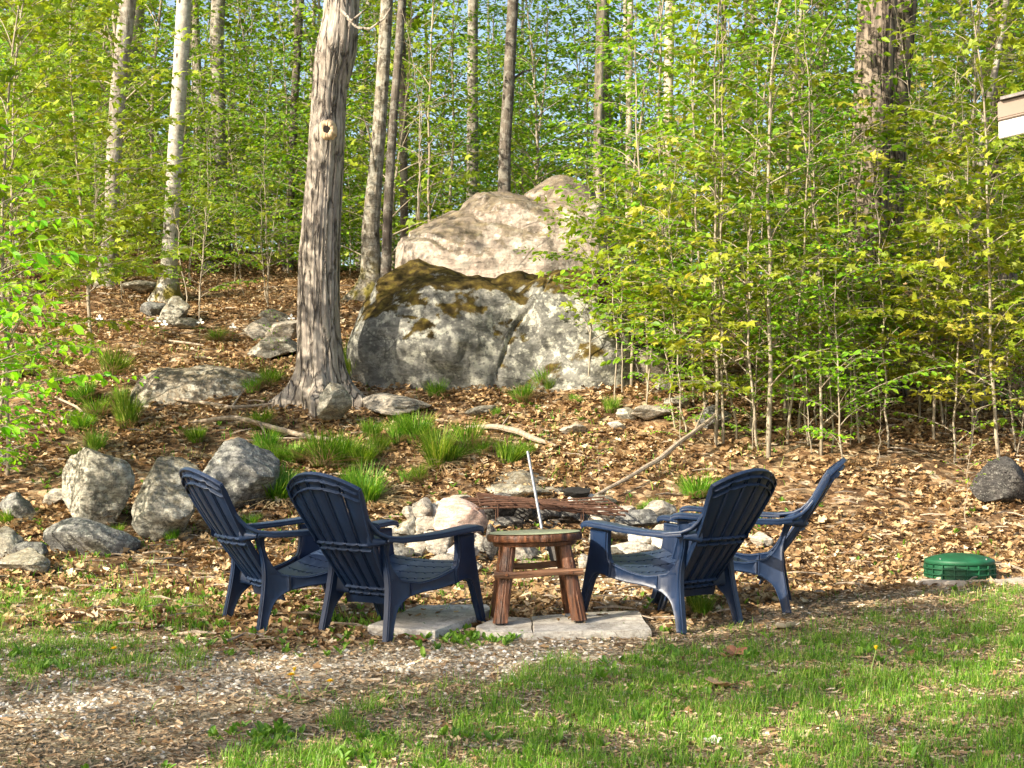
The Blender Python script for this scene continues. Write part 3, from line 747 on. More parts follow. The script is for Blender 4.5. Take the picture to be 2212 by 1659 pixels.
# ---------------------------------------------------------------- fire pit stones, placed one by one
pit = [  # X, Ybase, W, H, dist, material, look
 (993, 1158, 110, 78, 11.95, 'rock_pink', "big flat-faced pink stone on the left corner of the fire pit", 7),
 (962, 1112, 78, 28, 12.25, 'rock_tan', "long tan stone lying behind the big pink stone", 8),
 (913, 1130, 40, 52, 12.1, 'rock_tan', "rounded upright tan stone, topmost of the left pit wall", 9),
 (885, 1125, 34, 30, 12.3, 'rock_tan', "small brown stone left of the rounded upright one on the pit wall", 10),
 (940, 1128, 28, 36, 12.15, 'rock_white', "narrow pale stone between the rounded and the pink stone", 11),
 (880, 1160, 54, 42, 12.0, 'rock_grey', "grey brown stone in the outer left pit wall", 13),
 (930, 1158, 62, 40, 11.95, 'rock_tan', "broad tan stone under the rounded upright one", 14),
 (848, 1158, 36, 30, 12.15, 'rock_white', "pale stone at the outer end of the left pit wall", 15),
 (850, 1188, 44, 34, 11.9, 'rock_grey', "grey stone low at the outer left end of the pit", 16),
 (905, 1203, 54, 50, 11.75, 'rock_tan', "round yellowish cobble in the left pit wall", 17),
 (948, 1200, 60, 50, 11.75, 'rock_tan', "large tan block beside the yellowish cobble", 18),
 (862, 1215, 60, 40, 11.6, 'rock_grey', "grey wedge stone at the lower left of the pit", 19),
 (820, 1190, 46, 26, 12.0, 'rock_grey', "flat grey stone trailing off left of the pit", 20),
 (790, 1215, 60, 24, 11.9, 'rock_white', "flat pale stone behind the second blue chair", 21),
 (1003, 1178, 40, 30, 11.75, 'rock_white', "small white stone directly under the big pink stone", 23),
 (1000, 1212, 66, 42, 11.6, 'rock_white', "white weathered stone low under the big pink stone", 24),
 (1034, 1190, 34, 36, 11.75, 'rock_tan', "narrow tan stone at the inner left corner of the pit", 25),
 (1012, 1246, 58, 38, 11.3, 'rock_grey', "grey stone at the foot of the left pit wall", 26),
 (975, 1256, 50, 34, 11.2, 'rock_grey', "grey cobble between the second chair and the stool", 27),
 (955, 1232, 54, 34, 11.4, 'rock_tan', "tan stone low behind the second chair's armrest", 28),
 (1080, 1142, 78, 46, 12.75, 'rock_soot', "long sooty stone, leftmost of the dark back wall of the pit", 29),
 (1130, 1150, 50, 42, 12.75, 'rock_soot', "sooty stone left of the metal rod in the back wall", 30),
 (1180, 1140, 74, 36, 12.75, 'rock_soot', "sooty stone right of the metal rod in the back wall", 32),
 (1238, 1128, 64, 20, 12.8, 'rock_soot', "thin dark stone on top of the right back wall", 33),
 (1240, 1148, 66, 26, 12.75, 'rock_soot', "dark layered stone in the right back wall", 34),
 (1090, 1168, 92, 30, 12.7, 'rock_soot', "wide black stone at the bottom of the back wall", 35),
 (1170, 1166, 80, 26, 12.7, 'rock_soot', "low black stone under the metal rod", 36),
 (1245, 1168, 80, 22, 12.7, 'rock_tan', "brown low stone at the right bottom of the back wall", 37),
 (1300, 1120, 46, 26, 12.3, 'rock_white', "pale round stone at the right inner corner of the pit", 38),
 (1345, 1118, 52, 24, 12.5, 'rock_tan', "tan stone under the right corner of the rusty grate", 39),
 (1295, 1144, 44, 28, 12.2, 'rock_tan', "tan cobble below the pale round stone of the right wall", 40),
 (1300, 1172, 52, 34, 12.0, 'rock_grey', "grey block in the inner right pit wall", 43),
 (1375, 1136, 90, 34, 12.3, 'rock_dark', "flat dark slate lying on the right pit wall", 44),
 (1420, 1130, 74, 46, 12.45, 'rock_tan', "long slanting pinkish grey slab on the right pit wall", 46),
 (1345, 1165, 66, 36, 12.0, 'rock_tan', "tan stone in the outer right pit wall", 50),
 (1385, 1172, 54, 30, 11.9, 'rock_white', "rounded pale cobble in the outer right pit wall", 52),
 (1430, 1165, 50, 32, 12.0, 'rock_tan', "brown cobble near the armrest of the third chair", 54),
 (1370, 1198, 104, 28, 11.75, 'rock_tan', "long flat tan stone low on the right pit wall", 61),
 (1296, 1198, 40, 26, 11.75, 'rock_tan', "small tan stone low at the inner right side of the pit", 64),
 (1440, 1198, 60, 34, 11.8, 'rock_white', "pale stone seen under the third chair's armrest", 81),
 (1118, 1216, 66, 48, 11.75, 'rock_tan', "tan block seen between the legs of the stool", 82),
 (1152, 1216, 40, 36, 11.8, 'rock_grey', "small grey stone right of the block between the stool legs", 83),
 (1206, 1212, 44, 40, 11.8, 'rock_white', "pale stone beside the shovel blade", 84),
 (1062, 1215, 34, 50, 11.7, 'rock_soot', "dark upright stone left of the stool", 85),
 (1262, 1226, 26, 28, 11.0, 'rock_tan', "small round tan cobble right of the stool", 86),
 (1262, 1092, 70, 28, 13.1, 'rock_white', "white angular block behind the grate", 87),
 (1300, 1092, 64, 22, 13.0, 'rock_grey', "low grey stone right of the white angular block", 88),
 (1000, 1092, 60, 22, 12.9, 'rock_tan', "low tan stone behind the left end of the grate", 89),
 (1076, 1092, 40, 20, 13.0, 'rock_tan', "wedge of split tan stone behind the grate", 90),
 (1120, 1085, 130, 38, 13.4, 'rock_grey', "wide grey rubble stone on the bank behind the grate", 91),
 (1190, 1078, 60, 26, 13.5, 'rock_grey', "grey stone behind the charred log", 92),
 (1425, 1105, 60, 18, 12.9, 'rock_grey', "thin grey stone at the back of the right wall", 93),
 (1470, 1148, 44, 26, 12.2, 'rock_grey', "grey end stone of the right pit wall", 94),
 (1325, 1205, 40, 22, 11.6, 'rock_grey', "small grey cobble by the third chair's front leg", 95),
]
for X, Yb, W, H, d, mt, lab, sd in pit:
    if 'soot' in mt: Yb -= 9
    base = at(X, Yb, d); s = d / F
    o = rock("fire_pit_stone", base, (W * s * 1.12, W * s * .75, H * s * (1.6 if 'soot' in mt else 1.15)), sd, M[mt], lab, "stone", "stones of the fire pit", rz=(sd % 5 - 2) * .12, sub=4, cuts=9, soft=.45, sink=.06, rough_=.06)
# earth bank and ash inside the pit
def mound(name, X, Yb, W, d, h, dep, mat, label):
    c = at(X, Yb, d); s = d / F; nu, nv = 70, 50
    u, v = np.meshgrid(np.linspace(-1, 1, nu), np.linspace(-1, 1, nv)); r = np.sqrt(u * u + v * v)
    x = c[0] + u * W * s * .5; y = c[1] + v * dep
    z = gh(x, y) - .06 + h * np.clip(1 - r, 0, 1) ** .7 + .03 * fbm(P3(x * 6, y * 6), 71, 3) * (r < 1)
    V = np.stack([x - c[0], y - c[1], z - c[2]], -1).reshape(-1, 3)
    o = link(name, np_mesh(name, V, grid_faces(nu, nv), True), mat, loc=c); setp(o, kind='structure')
mound("earth_bank", 1130, 1095, 150, 13.6, .16, .35, M['flat_rock'], "")
mound("ash_bed", 1165, 1150, 240, 12.3, .10, .4, M['charcoal_ash'], "")

# ---------------------------------------------------------------- chair
def lerp(a, b, t): return a + (b - a) * t
def pl(v, xs, ys): return np.interp(v, xs, ys)
def xs_side(z, y=0):                # half width of the side frames: splayed towards the floor, narrower at the rear
    fr = .325 - .005 * (1 - z / .57); re = pl(z, [0, .15, .3, .42, .5, .57], [.252, .240, .226, .210, .218, .250])
    t = np.clip((y + .22) / .40, 0, 1); return float(re * (1 - t) + fr * t)
def plate(poly, thick, name, mat, parent, sgn, bev=.010, inset=True):
    """side-frame piece: outline in the side plane, given thickness, with a raised border"""
    bm = bmesh.new(); vs = []
    for (y, z) in poly: vs.append(bm.verts.new((-thick / 2, y, z)))
    f = bm.faces.new(vs)
    r = bmesh.ops.extrude_face_region(bm, geom=[f])
    for v in r['geom']:
        if isinstance(v, bmesh.types.BMVert): v.co.x += thick
    bmesh.ops.recalc_face_normals(bm, faces=bm.faces)
    es = [e for e in bm.edges if len(e.link_faces) == 2 and e.calc_face_angle() > .5]
    big = [fc for fc in bm.faces if len(fc.verts) > 6]
    bmesh.ops.bevel(bm, geom=[e for e in bm.edges if any(fc in big for fc in e.link_faces)], offset=bev, segments=3, affect='EDGES', clamp_overlap=True)
    big = sorted(bm.faces, key=lambda q: -q.calc_area())[:2]
    if inset:
        bmesh.ops.inset_region(bm, faces=big, thickness=.011, depth=-.005, use_even_offset=True)
    for ax in (1, 2):
        for q in np.arange(-.36, .62, .035):
            co = [0, 0, 0]; no = [0, 0, 0]; co[ax] = q; no[ax] = 1
            bmesh.ops.bisect_plane(bm, geom=bm.verts[:] + bm.edges[:] + bm.faces[:], plane_co=co, plane_no=no)
    for v in bm.verts: v.co.x = (v.co.x + xs_side(v.co.z, v.co.y)) * sgn
    if sgn < 0: bmesh.ops.reverse_faces(bm, faces=bm.faces)
    bmesh.ops.triangulate(bm, faces=[fc for fc in bm.faces if len(fc.verts) > 4])
    me = bpy.data.meshes.new(name)
    for fc in bm.faces: fc.smooth = True
    bm.to_mesh(me); bm.free(); me.set_sharp_from_angle(angle=rad(38))
    return link(name, me, mat, parent)

def spl(pts, n=8):                  # Catmull-Rom through 2-D points, open
    p = np.array(pts, float); p = np.vstack([2 * p[0] - p[1], p, 2 * p[-1] - p[-2]]); out = []
    for i in range(1, len(p) - 2):
        for t in np.linspace(0, 1, n, endpoint=False):
            a, b, c, d = p[i - 1], p[i], p[i + 1], p[i + 2]
            out.append(.5 * ((2 * b) + (c - a) * t + (2 * a - 5 * b + 4 * c - d) * t * t + (3 * b - a - 3 * c + d) * t ** 3))
    out.append(p[-2]); return [tuple(q) for q in out]

def back_pt(u, v, off=0.0):
    """point on the backrest: u across -1..1, v 0..1 up the recline, off = rearward"""
    u = np.asarray(u, float); v = np.asarray(v, float)
    top = 1 - .115 * np.abs(u) ** 2.0
    vv = v * top
    w = pl(vv, [0, .2, .37, .5, .75, .9, 1.0], [.158, .178, .200, .219, .262, .280, .288])
    z = .20 + .755 * vv; y = -.175 - .515 * vv - .03 * np.sin(vv * 3.1) + .055 * u * u * (0.4 + .6 * vv)
    n = np.array([0, -.826, -.563])
    return np.stack([u * w, y + n[1] * off, z + n[2] * off], -1)

def make_chair(label):
    m = M['chair']
    t = empty("adirondack_chair", (0, 0, 0), label, "chair", "blue plastic garden chairs around the fire pit")
    # backrest: five slats, ribs, side rails
    b = MB(); edges = np.linspace(-1, 1, 6); g = .034
    for i in range(5):
        u0, u1 = edges[i] + (g if i else .03), edges[i + 1] - (g if i < 4 else .03)
        U, V = np.meshgrid(np.linspace(u0, u1, 7), np.linspace(0.02, 1, 34))
        dish = .006 * (1 - ((U - (u0 + u1) / 2) / ((u1 - u0) / 2)) ** 2)
        b.slab(back_pt(U, V, -.005 + dish), back_pt(U, V, .005 + dish), 7, 34)
        for ue in (u0, u1):         # turned-back slat edges
            Vv = np.linspace(.02, .965, 26); p0 = back_pt(np.full(26, ue), Vv, .002); A = nrm(np.gradient(p0, axis=0))
            b.sweep([(p0[k] + np.array([0, -.826, -.563]) * .003, np.array([1, 0, 0]), np.array([0, -.826, -.563]), .0022, .008) for k in range(26)], 8)
    n3 = np.array([0, -.826, -.563]); up3 = np.array([0, -.563, .826])
    for v0, uu in ((.955, .97), (.895, .965), (.47, .95), (.425, .95), (.115, .93), (.07, .93)):
        us = np.linspace(-uu, uu, 41)
        vv = v0 * (1 - 0.0 * us)
        p0 = back_pt(us, np.full(41, v0) if v0 > .5 else np.full(41, v0) / (1 - .115 * np.abs(us) ** 2.2), .012)
        hh = np.where(np.abs(((us + 1) * 2.5) % 1 - .5) > .40, .006, .0155)
        b.sweep([(p0[k], up3, n3, .0055 if v0 > .5 else .006, hh[k]) for k in range(41)], 8)
    us = np.linspace(-.97, .97, 40)  # solid band that closes the slits at the top
    U, V = np.meshgrid(us, np.linspace(.90, .985, 4)); b.slab(back_pt(U, V, -.003), back_pt(U, V, .003), 40, 4)
    U, V = np.meshgrid(us * .98, np.linspace(.40, .49, 4)); b.slab(back_pt(U, V, -.003), back_pt(U, V, .003), 40, 4)
    U, V = np.meshgrid(us * .98, np.linspace(.03, .12, 4)); b.slab(back_pt(U, V, -.003), back_pt(U, V, .003), 40, 4)
    for sx in (-1, 1):
        vv = np.linspace(.0, 1, 40); p0 = back_pt(np.full(40, sx * 1.0), vv, .006)
        b.sweep([(p0[k], np.array([1, 0, 0]), n3, .008, .018 if vv[k] < .95 else .013) for k in range(40)], 10)
    us = np.linspace(-1, 1, 40); p0 = back_pt(us, np.full(40, 1.0), .005)
    b.sweep([(p0[k], up3, n3, .006, .013) for k in range(40)], 10)
    b.build("backrest", m, t, True)
    # seat: slats across, low at the rear, rounded front lip
    s = MB(); SY = [-.17, -.065, .045, .155, .255, .325, .36, .372]; SZ = [.235, .262, .296, .334, .372, .392, .385, .35]
    yb = np.linspace(-.17, .425, 8); cuts = [-.17, -.09, -.012, .066, .144, .22, .29, .372]
    for i in range(7):
        y0, y1 = cuts[i] + .003, cuts[i + 1] - .003
        ys = np.linspace(y0, y1, 7 if i < 6 else 12)
        X, Y = np.meshgrid(np.linspace(-1, 1, 13), ys)
        hw = pl(Y, [-.17, .37], [.20, .300]); Z = pl(Y, SY, SZ) + .014 * X * X
        top = np.stack([X * hw, Y, Z + .006], -1); bot = top - np.array([0, 0, .012])
        s.slab(top, bot, 13, len(ys))
        for gx in np.linspace(-.75, .75, 7):     # ridges along the seat
            zc = pl(y1, SY, SZ) + .014 * gx * gx; hw1 = pl(y1, [-.17, .37], [.20, .300])
            if i < 6: s.box((gx * hw1, y1 + .003, zc), (.006, .012, .0085))
    for gx in np.linspace(-.98, .98, 2):
        ys = np.linspace(-.17, .36, 20)
        s.sweep([((gx * pl(y, [-.17, .37], [.20, .300]), y, pl(y, SY, SZ) + .008), (1, 0, 0), (0, 0, 1), .010, .012) for y in ys], 8)
    s.build("seat", m, t, True)
    ap = MB()                        # apron closing the rear under the backrest
    X, Q = np.meshgrid(np.linspace(-1, 1, 17), np.linspace(0, 1, 6))
    top = np.stack([X * .215, -.185 - .03 * (1 - X * X) + .02 * Q, .225 - .055 * Q * (.75 + .25 * X * X)], -1)
    ap.slab(top, top + np.array([0, .008, 0]), 17, 6); ap.build("rear_apron", m, t, True)
    for sx in (1, -1):
        rear = spl([(-.372, .556), (-.338, .49), (-.312, .39), (-.316, .27), (-.338, .13), (-.362, 0)], 6) + [(-.306, 0)] + \
            spl([(-.287, .08), (-.250, .165), (-.19, .215), (-.155, .232)], 5) + [(-.155, .325)] + spl([(-.205, .335), (-.255, .39), (-.295, .47), (-.318, .556)], 6)
        plate(rear, .046, "leg", m, t, sx)
        front = [(.262, .572)] + spl([(.262, .55), (.255, .47), (.235, .40), (.215, .375)], 5) + [(.215, .285)] + spl([(.26, .298), (.318, .300), (.352, .27), (.385, .16), (.428, 0)], 5) + \
            [(.474, 0)] + spl([(.450, .16), (.426, .35), (.412, .48), (.418, .575)], 5)
        sh = lambda P_: [(y - .078 * (z / .57) * min(max((y + .15) / .36, 0), 1), z) for y, z in P_]
        front = sh(front)
        plate(front, .048, "leg", m, t, sx)
        rail = spl([(-.1545, .325), (-.05, .315), (.08, .335), (.2145, .375)], 6) + spl([(.2145, .285), (.08, .262), (-.04, .252), (-.1545, .232)], 6)
        rail = sh(rail)
        plate(rail, .036, "side_rail", m, t, sx, bev=.008)
        for yf, zf in ((-.334, .0), (.451, .0)): pass
        # armrest flowing out of the back rail
        a = MB(); pts = [(.246, -.500, .700), (.247, -.462, .652), (.252, -.420, .614), (.266, -.368, .589), (.288, -.28, .578), (.314, -.12, .581), (.328, .06, .592), (.334, .21, .606), (.336, .325, .614), (.336, .362, .608), (.336, .376, .594)]
        wd = [.009, .012, .019, .029, .036, .041, .046, .052, .055, .053, .050]
        P = np.array(pts); T = nrm(np.gradient(P, axis=0)); st = []
        for k in range(len(P)):
            A = np.array([1.0, .0, 0]); 
            B = nrm(np.cross(A, T[k])); st.append((P[k], A, B, wd[k], .011 if k < 9 else .009))
        Pd = []
        for k in range(len(st) - 1):
            for q in np.linspace(0, 1, 4, endpoint=False):
                Pd.append(tuple(lerp(np.asarray(st[k][j], float), np.asarray(st[k + 1][j], float), q) for j in range(5)))
        Pd.append(tuple(np.asarray(v, float) for v in st[-1]))
        Pd = [(c * np.array([sx, 1, 1]), A, B, float(w_), float(h_)) for c, A, B, w_, h_ in Pd]
        a.sweep(Pd, 16)
        # lip under the outer edge
        lip = [(c + np.array([sx * (w_ - .006), 0, -.014]), A, B, .005, .012) for c, A, B, w_, h_ in Pd[12:]]
        a.sweep(lip, 8)
        lip2 = [(c + np.array([-sx * (w_ - .006), 0, -.014]), A, B, .005, .010) for c, A, B, w_, h_ in Pd[16:]]
        a.sweep(lip2, 8)
        a.build("armrest", m, t, True)
        gs = MB()                    # gusset joining arm, upright and backrest
        gs.sweep([((sx * .205, -.415, .565), (0, 1, 0), (0, 0, 1), .040, .035), ((sx * .235, -.385, .562), (0, 1, 0), (0, 0, 1), .042, .022), ((sx * .275, -.345, .562), (0, 1, 0), (0, 0, 1), .036, .012)], 12)
        gs.build("arm_bracket", m, t, True)
        lk = MB()                    # web from the rear leg to the seat and backrest
        lk.sweep([((sx * .150, -.205, .27), (0, 1, 0), (0, 0, 1), .018, .040), ((sx * .20, -.235, .29), (0, 1, 0), (0, 0, 1), .020, .052), ((sx * .240, -.25, .285), (0, 1, 0), (0, 0, 1), .040, .060)], 12)
        lk.build("side_web", m, t, True)
    return t

def copy_tree(o, parent=None):
    c = o.copy(); C.objects.link(c); c.parent = parent
    for ch in list(o.children): copy_tree(ch, c)
    return c
FEET = [(sx * (xs_side(0, yf)), yf) for sx in (-1, 1) for yf in (-.334, .451)]
def seat_chair(o, x, y, yaw, dz=0.0):
    """stand the chair on the ground, tilted as its four feet find it"""
    c, s = math.cos(yaw), math.sin(yaw)
    P = np.array([[x + fx * c - fy * s, y + fx * s + fy * c] for fx, fy in FEET]); Z = gh(P[:, 0], P[:, 1])
    A = np.c_[P[:, 0] - x, P[:, 1] - y, np.ones(4)]; (gx, gy, z0), *_ = np.linalg.lstsq(A, Z, rcond=None)
    up = Vector((-gx * .35, -gy * .35, 1)).normalized(); z0 -= .010; fw = Vector((-s, c, 0)); fw = (fw - up * fw.dot(up)).normalized(); rt = fw.cross(up)
    o.matrix_world = Matrix((( rt.x, fw.x, up.x, x), (rt.y, fw.y, up.y, y), (rt.z, fw.z, up.z, z0 + dz), (0, 0, 0, 1)))
CHAIRS = [  # world x, y of the chair's origin and its heading
    ("navy plastic garden chair at the far left of the circle, its back to the boulders", 0, 0, 0),
    ("navy plastic garden chair left of the stool, one front foot on the left paving slab", 0, 0, 0),
    ("navy plastic garden chair right of the stool, facing away to the left", 0, 0, 0),
    ("navy plastic garden chair farthest right, seen edge-on on the grass", 0, 0, 0)]
def place_by_foot(foot, X, Y, yaw):
    """origin such that the given foot stands at the ground under pixel (X, Y)"""
    g = G(X, Y); fx, fy = FEET[foot]; c, s = math.cos(yaw), math.sin(yaw)
    return g[0] - (fx * c - fy * s), g[1] - (fx * s + fy * c)
proto = make_chair(CHAIRS[0][0])
spec = [(2, 564, 1370, rad(-56)), (2, 837, 1390, rad(-37)), (0, 1473, 1372, rad(41)), (0, 1700, 1326, rad(79))]
for i, (ft, X, Y, yaw) in enumerate(spec):
    o = proto if i == 0 else copy_tree(proto)
    o['label'] = CHAIRS[i][0]
    x, y = place_by_foot(ft, X, Y, yaw); seat_chair(o, x, y, yaw)

# ---------------------------------------------------------------- stool
def stool():
    g = G(1160, 1352); g[2] += .045
    t = empty("rustic_stool", g, "rustic round log stool with a sage green top standing on the right paving slab", "stool")
    t.rotation_euler = (rad(-.8), rad(-1.6), rad(4)); t.scale = (1, 1, .945)
    def disc(z0, z1, r, rb, name, mat, wav=.0, seed=5, notch=False):
        k = 96; a = np.arange(k) * 2 * np.pi / k; m = MB()
        rr = r * (1 + wav * fbm(P3(np.cos(a) * 1.5, np.sin(a) * 1.5), seed, 3)); V = []
        no = np.zeros(k)
        if notch:
            for q in (-2.55, -2.05, -1.52, -.95, -.35, .4, 1.2, 2.0, 2.7): no += np.exp(-((((a - q + np.pi) % (2 * np.pi)) - np.pi) / .045) ** 2)
        for f, z, ex in ((.0, z1, 0), (.97, z1, 0), (1.0, z1 - .004, .018), (1.0 + rb, (z0 + z1) / 2, .012), (.99, z0 + .003, 0), (0.95, z0, 0), (0, z0, 0)):
            q = rr * f - ex * no; V.append(np.stack([np.cos(a) * q, np.sin(a) * q, np.full(k, z)], -1))
        m.add(np.concatenate(V), grid_faces(k, len(V), True)); return m.build(name, mat, t, True)
    disc(.538, .548, .278, .0, "painted_top", M['tabletop'], .02)
    disc(.492, .5385, .288, .012, "seat_rim", M['wood'], .03, notch=True)
    disc(.462, .4925, .250, .0, "under_frame", M['wood'], .05, seed=9)
    for sx, sy, sd in ((-1, -1, 1), (1, -1, 2), (-1, 1, 3), (1, 1, 4)):
        n = 40; m = MB(); k = 40; a = np.arange(k) * 2 * np.pi / k; V = []
        for j in range(n):
            q = j / (n - 1); c = np.array([sx * lerp(.232, .165, q), sy * lerp(.20, .14, q), lerp(.0, .465, q)])
            rr = lerp(.044, .037, q) * (1 + .10 * fbm(P3(np.cos(a) * 1.3 + sd * 7, np.sin(a) * 1.3, q * 1.5), sd, 2))
            rr = rr * (1 + .20 * fbm(P3(np.cos(a) * 5.5 + sd * 3, np.sin(a) * 5.5, q * 1.5), sd + 20, 3))
            sq = (np.abs(np.cos(a)) ** 5 + np.abs(np.sin(a)) ** 5) ** (-1 / 5); rr = rr * (.55 + .45 * sq)
            V.append(c + np.stack([np.cos(a) * rr, np.sin(a) * rr, 0 * a], -1))
        m.add(np.concatenate(V), [grid_faces(k, n, True), np.arange(k)[::-1][None], (np.arange(k) + (n - 1) * k)[None]])
        l = m.build("leg", M['wood'], t, True)
        c = MB(); c.tube([(sx * .235, sy * .203, -.014), (sx * .235, sy * .203, .002)], .026, 16); c.build("foot_cap", M['rubber'], l, False)
    def rail(name, p, q, hw, hh, seed):
        n = 40; k = 20; m = MB(); a = np.arange(k) * 2 * np.pi / k; V = []
        p, q = np.array(p), np.array(q)
        for j in range(n):
            s_ = j / (n - 1); c = lerp(p, q, s_); w = 1 + .16 * fbm(P3(np.cos(a) * 2 + seed, np.sin(a) * 2, s_ * 5), seed, 3)
            d_ = nrm(q - p); A = nrm(np.cross(d_, [0, 0, 1])); cc = np.sign(np.cos(a)) * np.abs(np.cos(a)) ** .6; ss = np.sign(np.sin(a)) * np.abs(np.sin(a)) ** .6
            V.append(c + (cc * w * hw)[:, None] * A + (ss * w * hh)[:, None] * np.array([0, 0, 1]) + np.array([0, 0, .004 * math.sin(s_ * 7 + seed)]))
        m.add(np.concatenate(V), [grid_faces(k, n, True), np.arange(k)[::-1][None], (np.arange(k) + (n - 1) * k)[None]])
        return m.build(name, M['woodh'], t, True)
    fr = rail("front_rail", (-.262, -.225, .298), (.262, -.222, .300), .016, .022, 3)
    for sx in (-1, 1):
        b = MB(); b.tube([(sx * .19, -.238, .297), (sx * .19, -.247, .297)], [.011, .008], 12); b.build("bolt_head", M['wood'], fr, True)
    rail("rear_rail", (-.21, .185, .320), (.21, .185, .322), .014, .021, 8)
    rail("side_rail", (-.205, -.18, .335), (-.20, .17, .335), .013, .018, 11)
    rail("side_rail", (.205, -.18, .335), (.20, .17, .335), .013, .018, 14)
stool()

# ---------------------------------------------------------------- paving slabs
def slab_px(poly, th, seed, label, mat='slab'):
    P = np.array([G(a, b) for a, b in poly]); 
    c = P.mean(0); pts = []
    n = len(P)
    for i in range(n):
        for s_ in np.linspace(0, 1, 9, endpoint=False): pts.append(lerp(P[i], P[(i + 1) % n], s_))
    pts = np.array(pts); pts[:, :2] += .008 * np.stack([fbm(pts * 9, seed), fbm(pts * 9, seed + 1)], -1)
    k = len(pts); cen = pts.mean(0)
    rings = []
    ztop = float(gh(c[0], c[1])) + th
    zt = lambda q: ztop + .062 * (q[:, 1] - c[1]) + .004 * fbm(q * 6, seed + 3, 3)
    for f in (0.02, .25, .45, .62, .78, .90, .96, .985):
        q = cen + (pts - cen) * f; q[:, 2] = zt(q) + .0025 * fbm(q * 30, seed + 5, 2); rings.append(q)
    q = cen + (pts - cen) * 1.0; q[:, 2] = zt(q) - .008; rings.append(q)
    q = cen + (pts - cen) * (1.005); q[:, 2] = zt(q) - th * .5; rings.append(q)
    q = cen + (pts - cen) * (1.0); q[:, 2] = zt(q) - th - .03; rings.append(q)
    V = np.concatenate(rings) - c
    mb = MB(); mb.add(V, [grid_faces(k, len(rings), True), np.arange(k)[::-1][None]])
    o = mb.build("paving_slab", M[mat], None, True, loc=c); o.data.set_sharp_from_angle(angle=rad(35))
    return setp(o, label, "slab", "pale stone slabs in front of the fire pit")
slab_px([(795, 1372), (938, 1386), (1066, 1335), (1052, 1324), (905, 1326)], .055, 3, "pale worn stone slab under the front foot of the second blue chair")
slab_px([(1030, 1370), (1052, 1382), (1150, 1384), (1147, 1352), (1075, 1350)], .050, 9, "small rounded pale slab under the left leg of the stool")
slab_px([(1152, 1384), (1250, 1384), (1407, 1380), (1380, 1335), (1260, 1340), (1149, 1351)], .055, 15, "long pale stone slab under the right leg of the stool")

def leaves_on(n, poly, h, seed, zs=None):
    r_ = np.random.default_rng(seed); P = np.array([G(a, b) for a, b in poly]); w = r_.dirichlet(np.ones(len(P)), n); Q = w @ P; Q[:, 2] = gh(Q[:, 0], Q[:, 1]) + h
    return scatter(LEAF_B, LEAF_BF, Q, r_.random(n) * 6.28, r_.normal(0, .25, n), r_.normal(0, .25, n), .025 + .035 * r_.random(n))
V_, F_ = merge([leaves_on(9, [(830, 1368), (938, 1375), (1040, 1332), (905, 1330)], .068, 1), leaves_on(12, [(1060, 1372), (1390, 1372), (1370, 1342), (1080, 1352)], .066, 2)])
stuff("loose_leaves", V_, F_, M['litter'], "a few loose dry leaves lying on the pale slabs", "fallen leaves")

# ---------------------------------------------------------------- septic lid
def lid():
    c = G(2093, 1263); c[1] += .22; r = .245
    c[2] = float(gh(c[0], c[1] - .2)) + .012
    t = empty("septic_riser", c, "round green plastic septic riser with a domed lid at the edge of the lawn", "septic lid")
    k = 96; a = np.arange(k) * 2 * np.pi / k
    def ringmesh(rows):
        m = MB(); m.add(np.concatenate([np.stack([np.cos(a) * q, np.sin(a) * q, np.full(k, z)], -1) for q, z in rows]), grid_faces(k, len(rows), True)); return m
    ringmesh([(.001, .185), (.06, .184), (.12, .178), (.17, .167), (r * .86, .155), (r * .95, .147), (r * .985, .142), (r, .135), (r * 1.0, .118), (r * .985, .113), (r * .9, .112)]).build("domed_lid", M['green_plastic'], t, True)
    m = ringmesh([(r * .985, .112), (r * .955, .108), (r * .955, .070), (r * .955, -.03)])
    for z in (.085, .045, .004):
        ring = [(r * .95, z + .006), (r * 1.03, z + .005), (r * 1.03, z - .003), (r * .95, z - .005)]
        m.add(np.concatenate([np.stack([np.cos(a) * q, np.sin(a) * q, np.full(k, zz)], -1) for q, zz in ring]), grid_faces(k, 4, True))
    for j in range(18):
        an = j * 2 * np.pi / 18 + .1; R_ = np.array([[math.cos(an), -math.sin(an), 0], [math.sin(an), math.cos(an), 0], [0, 0, 1]])
        m.box((math.cos(an) * r * .972, math.sin(an) * r * .985, .045), (.010, .003, .066), R_)
    m.build("ribbed_riser", M['green_plastic'], t, True)
    for an in (.6, 2.2, 3.8, 5.4):
        b = MB(); b.tube([(math.cos(an) * r * .9, math.sin(an) * r * .9, .150), (math.cos(an) * r * .9, math.sin(an) * r * .9, .159)], .007, 8); b.build("lid_screw", M['steel'], t)
    # concrete tank top showing round it
    q = MB(); P = [(-.42, -.255), (-.10, -.30), (.55, -.16), (.62, .25), (-.36, .3)]
    P = np.array(P); top = np.c_[P, np.full(5, .012)]; bot = np.c_[P * 1.02, np.full(5, -.09)]
    q.add(np.concatenate([top, bot]), [np.arange(5)[None], np.array([[i + 5, (i + 1) % 5 + 5, (i + 1) % 5, i] for i in range(5)])])
    o = q.build("concrete_collar", M['concrete'], None, False, .006, loc=c); setp(o, "worn concrete edge in the ground around the green septic riser", "concrete slab")
lid()

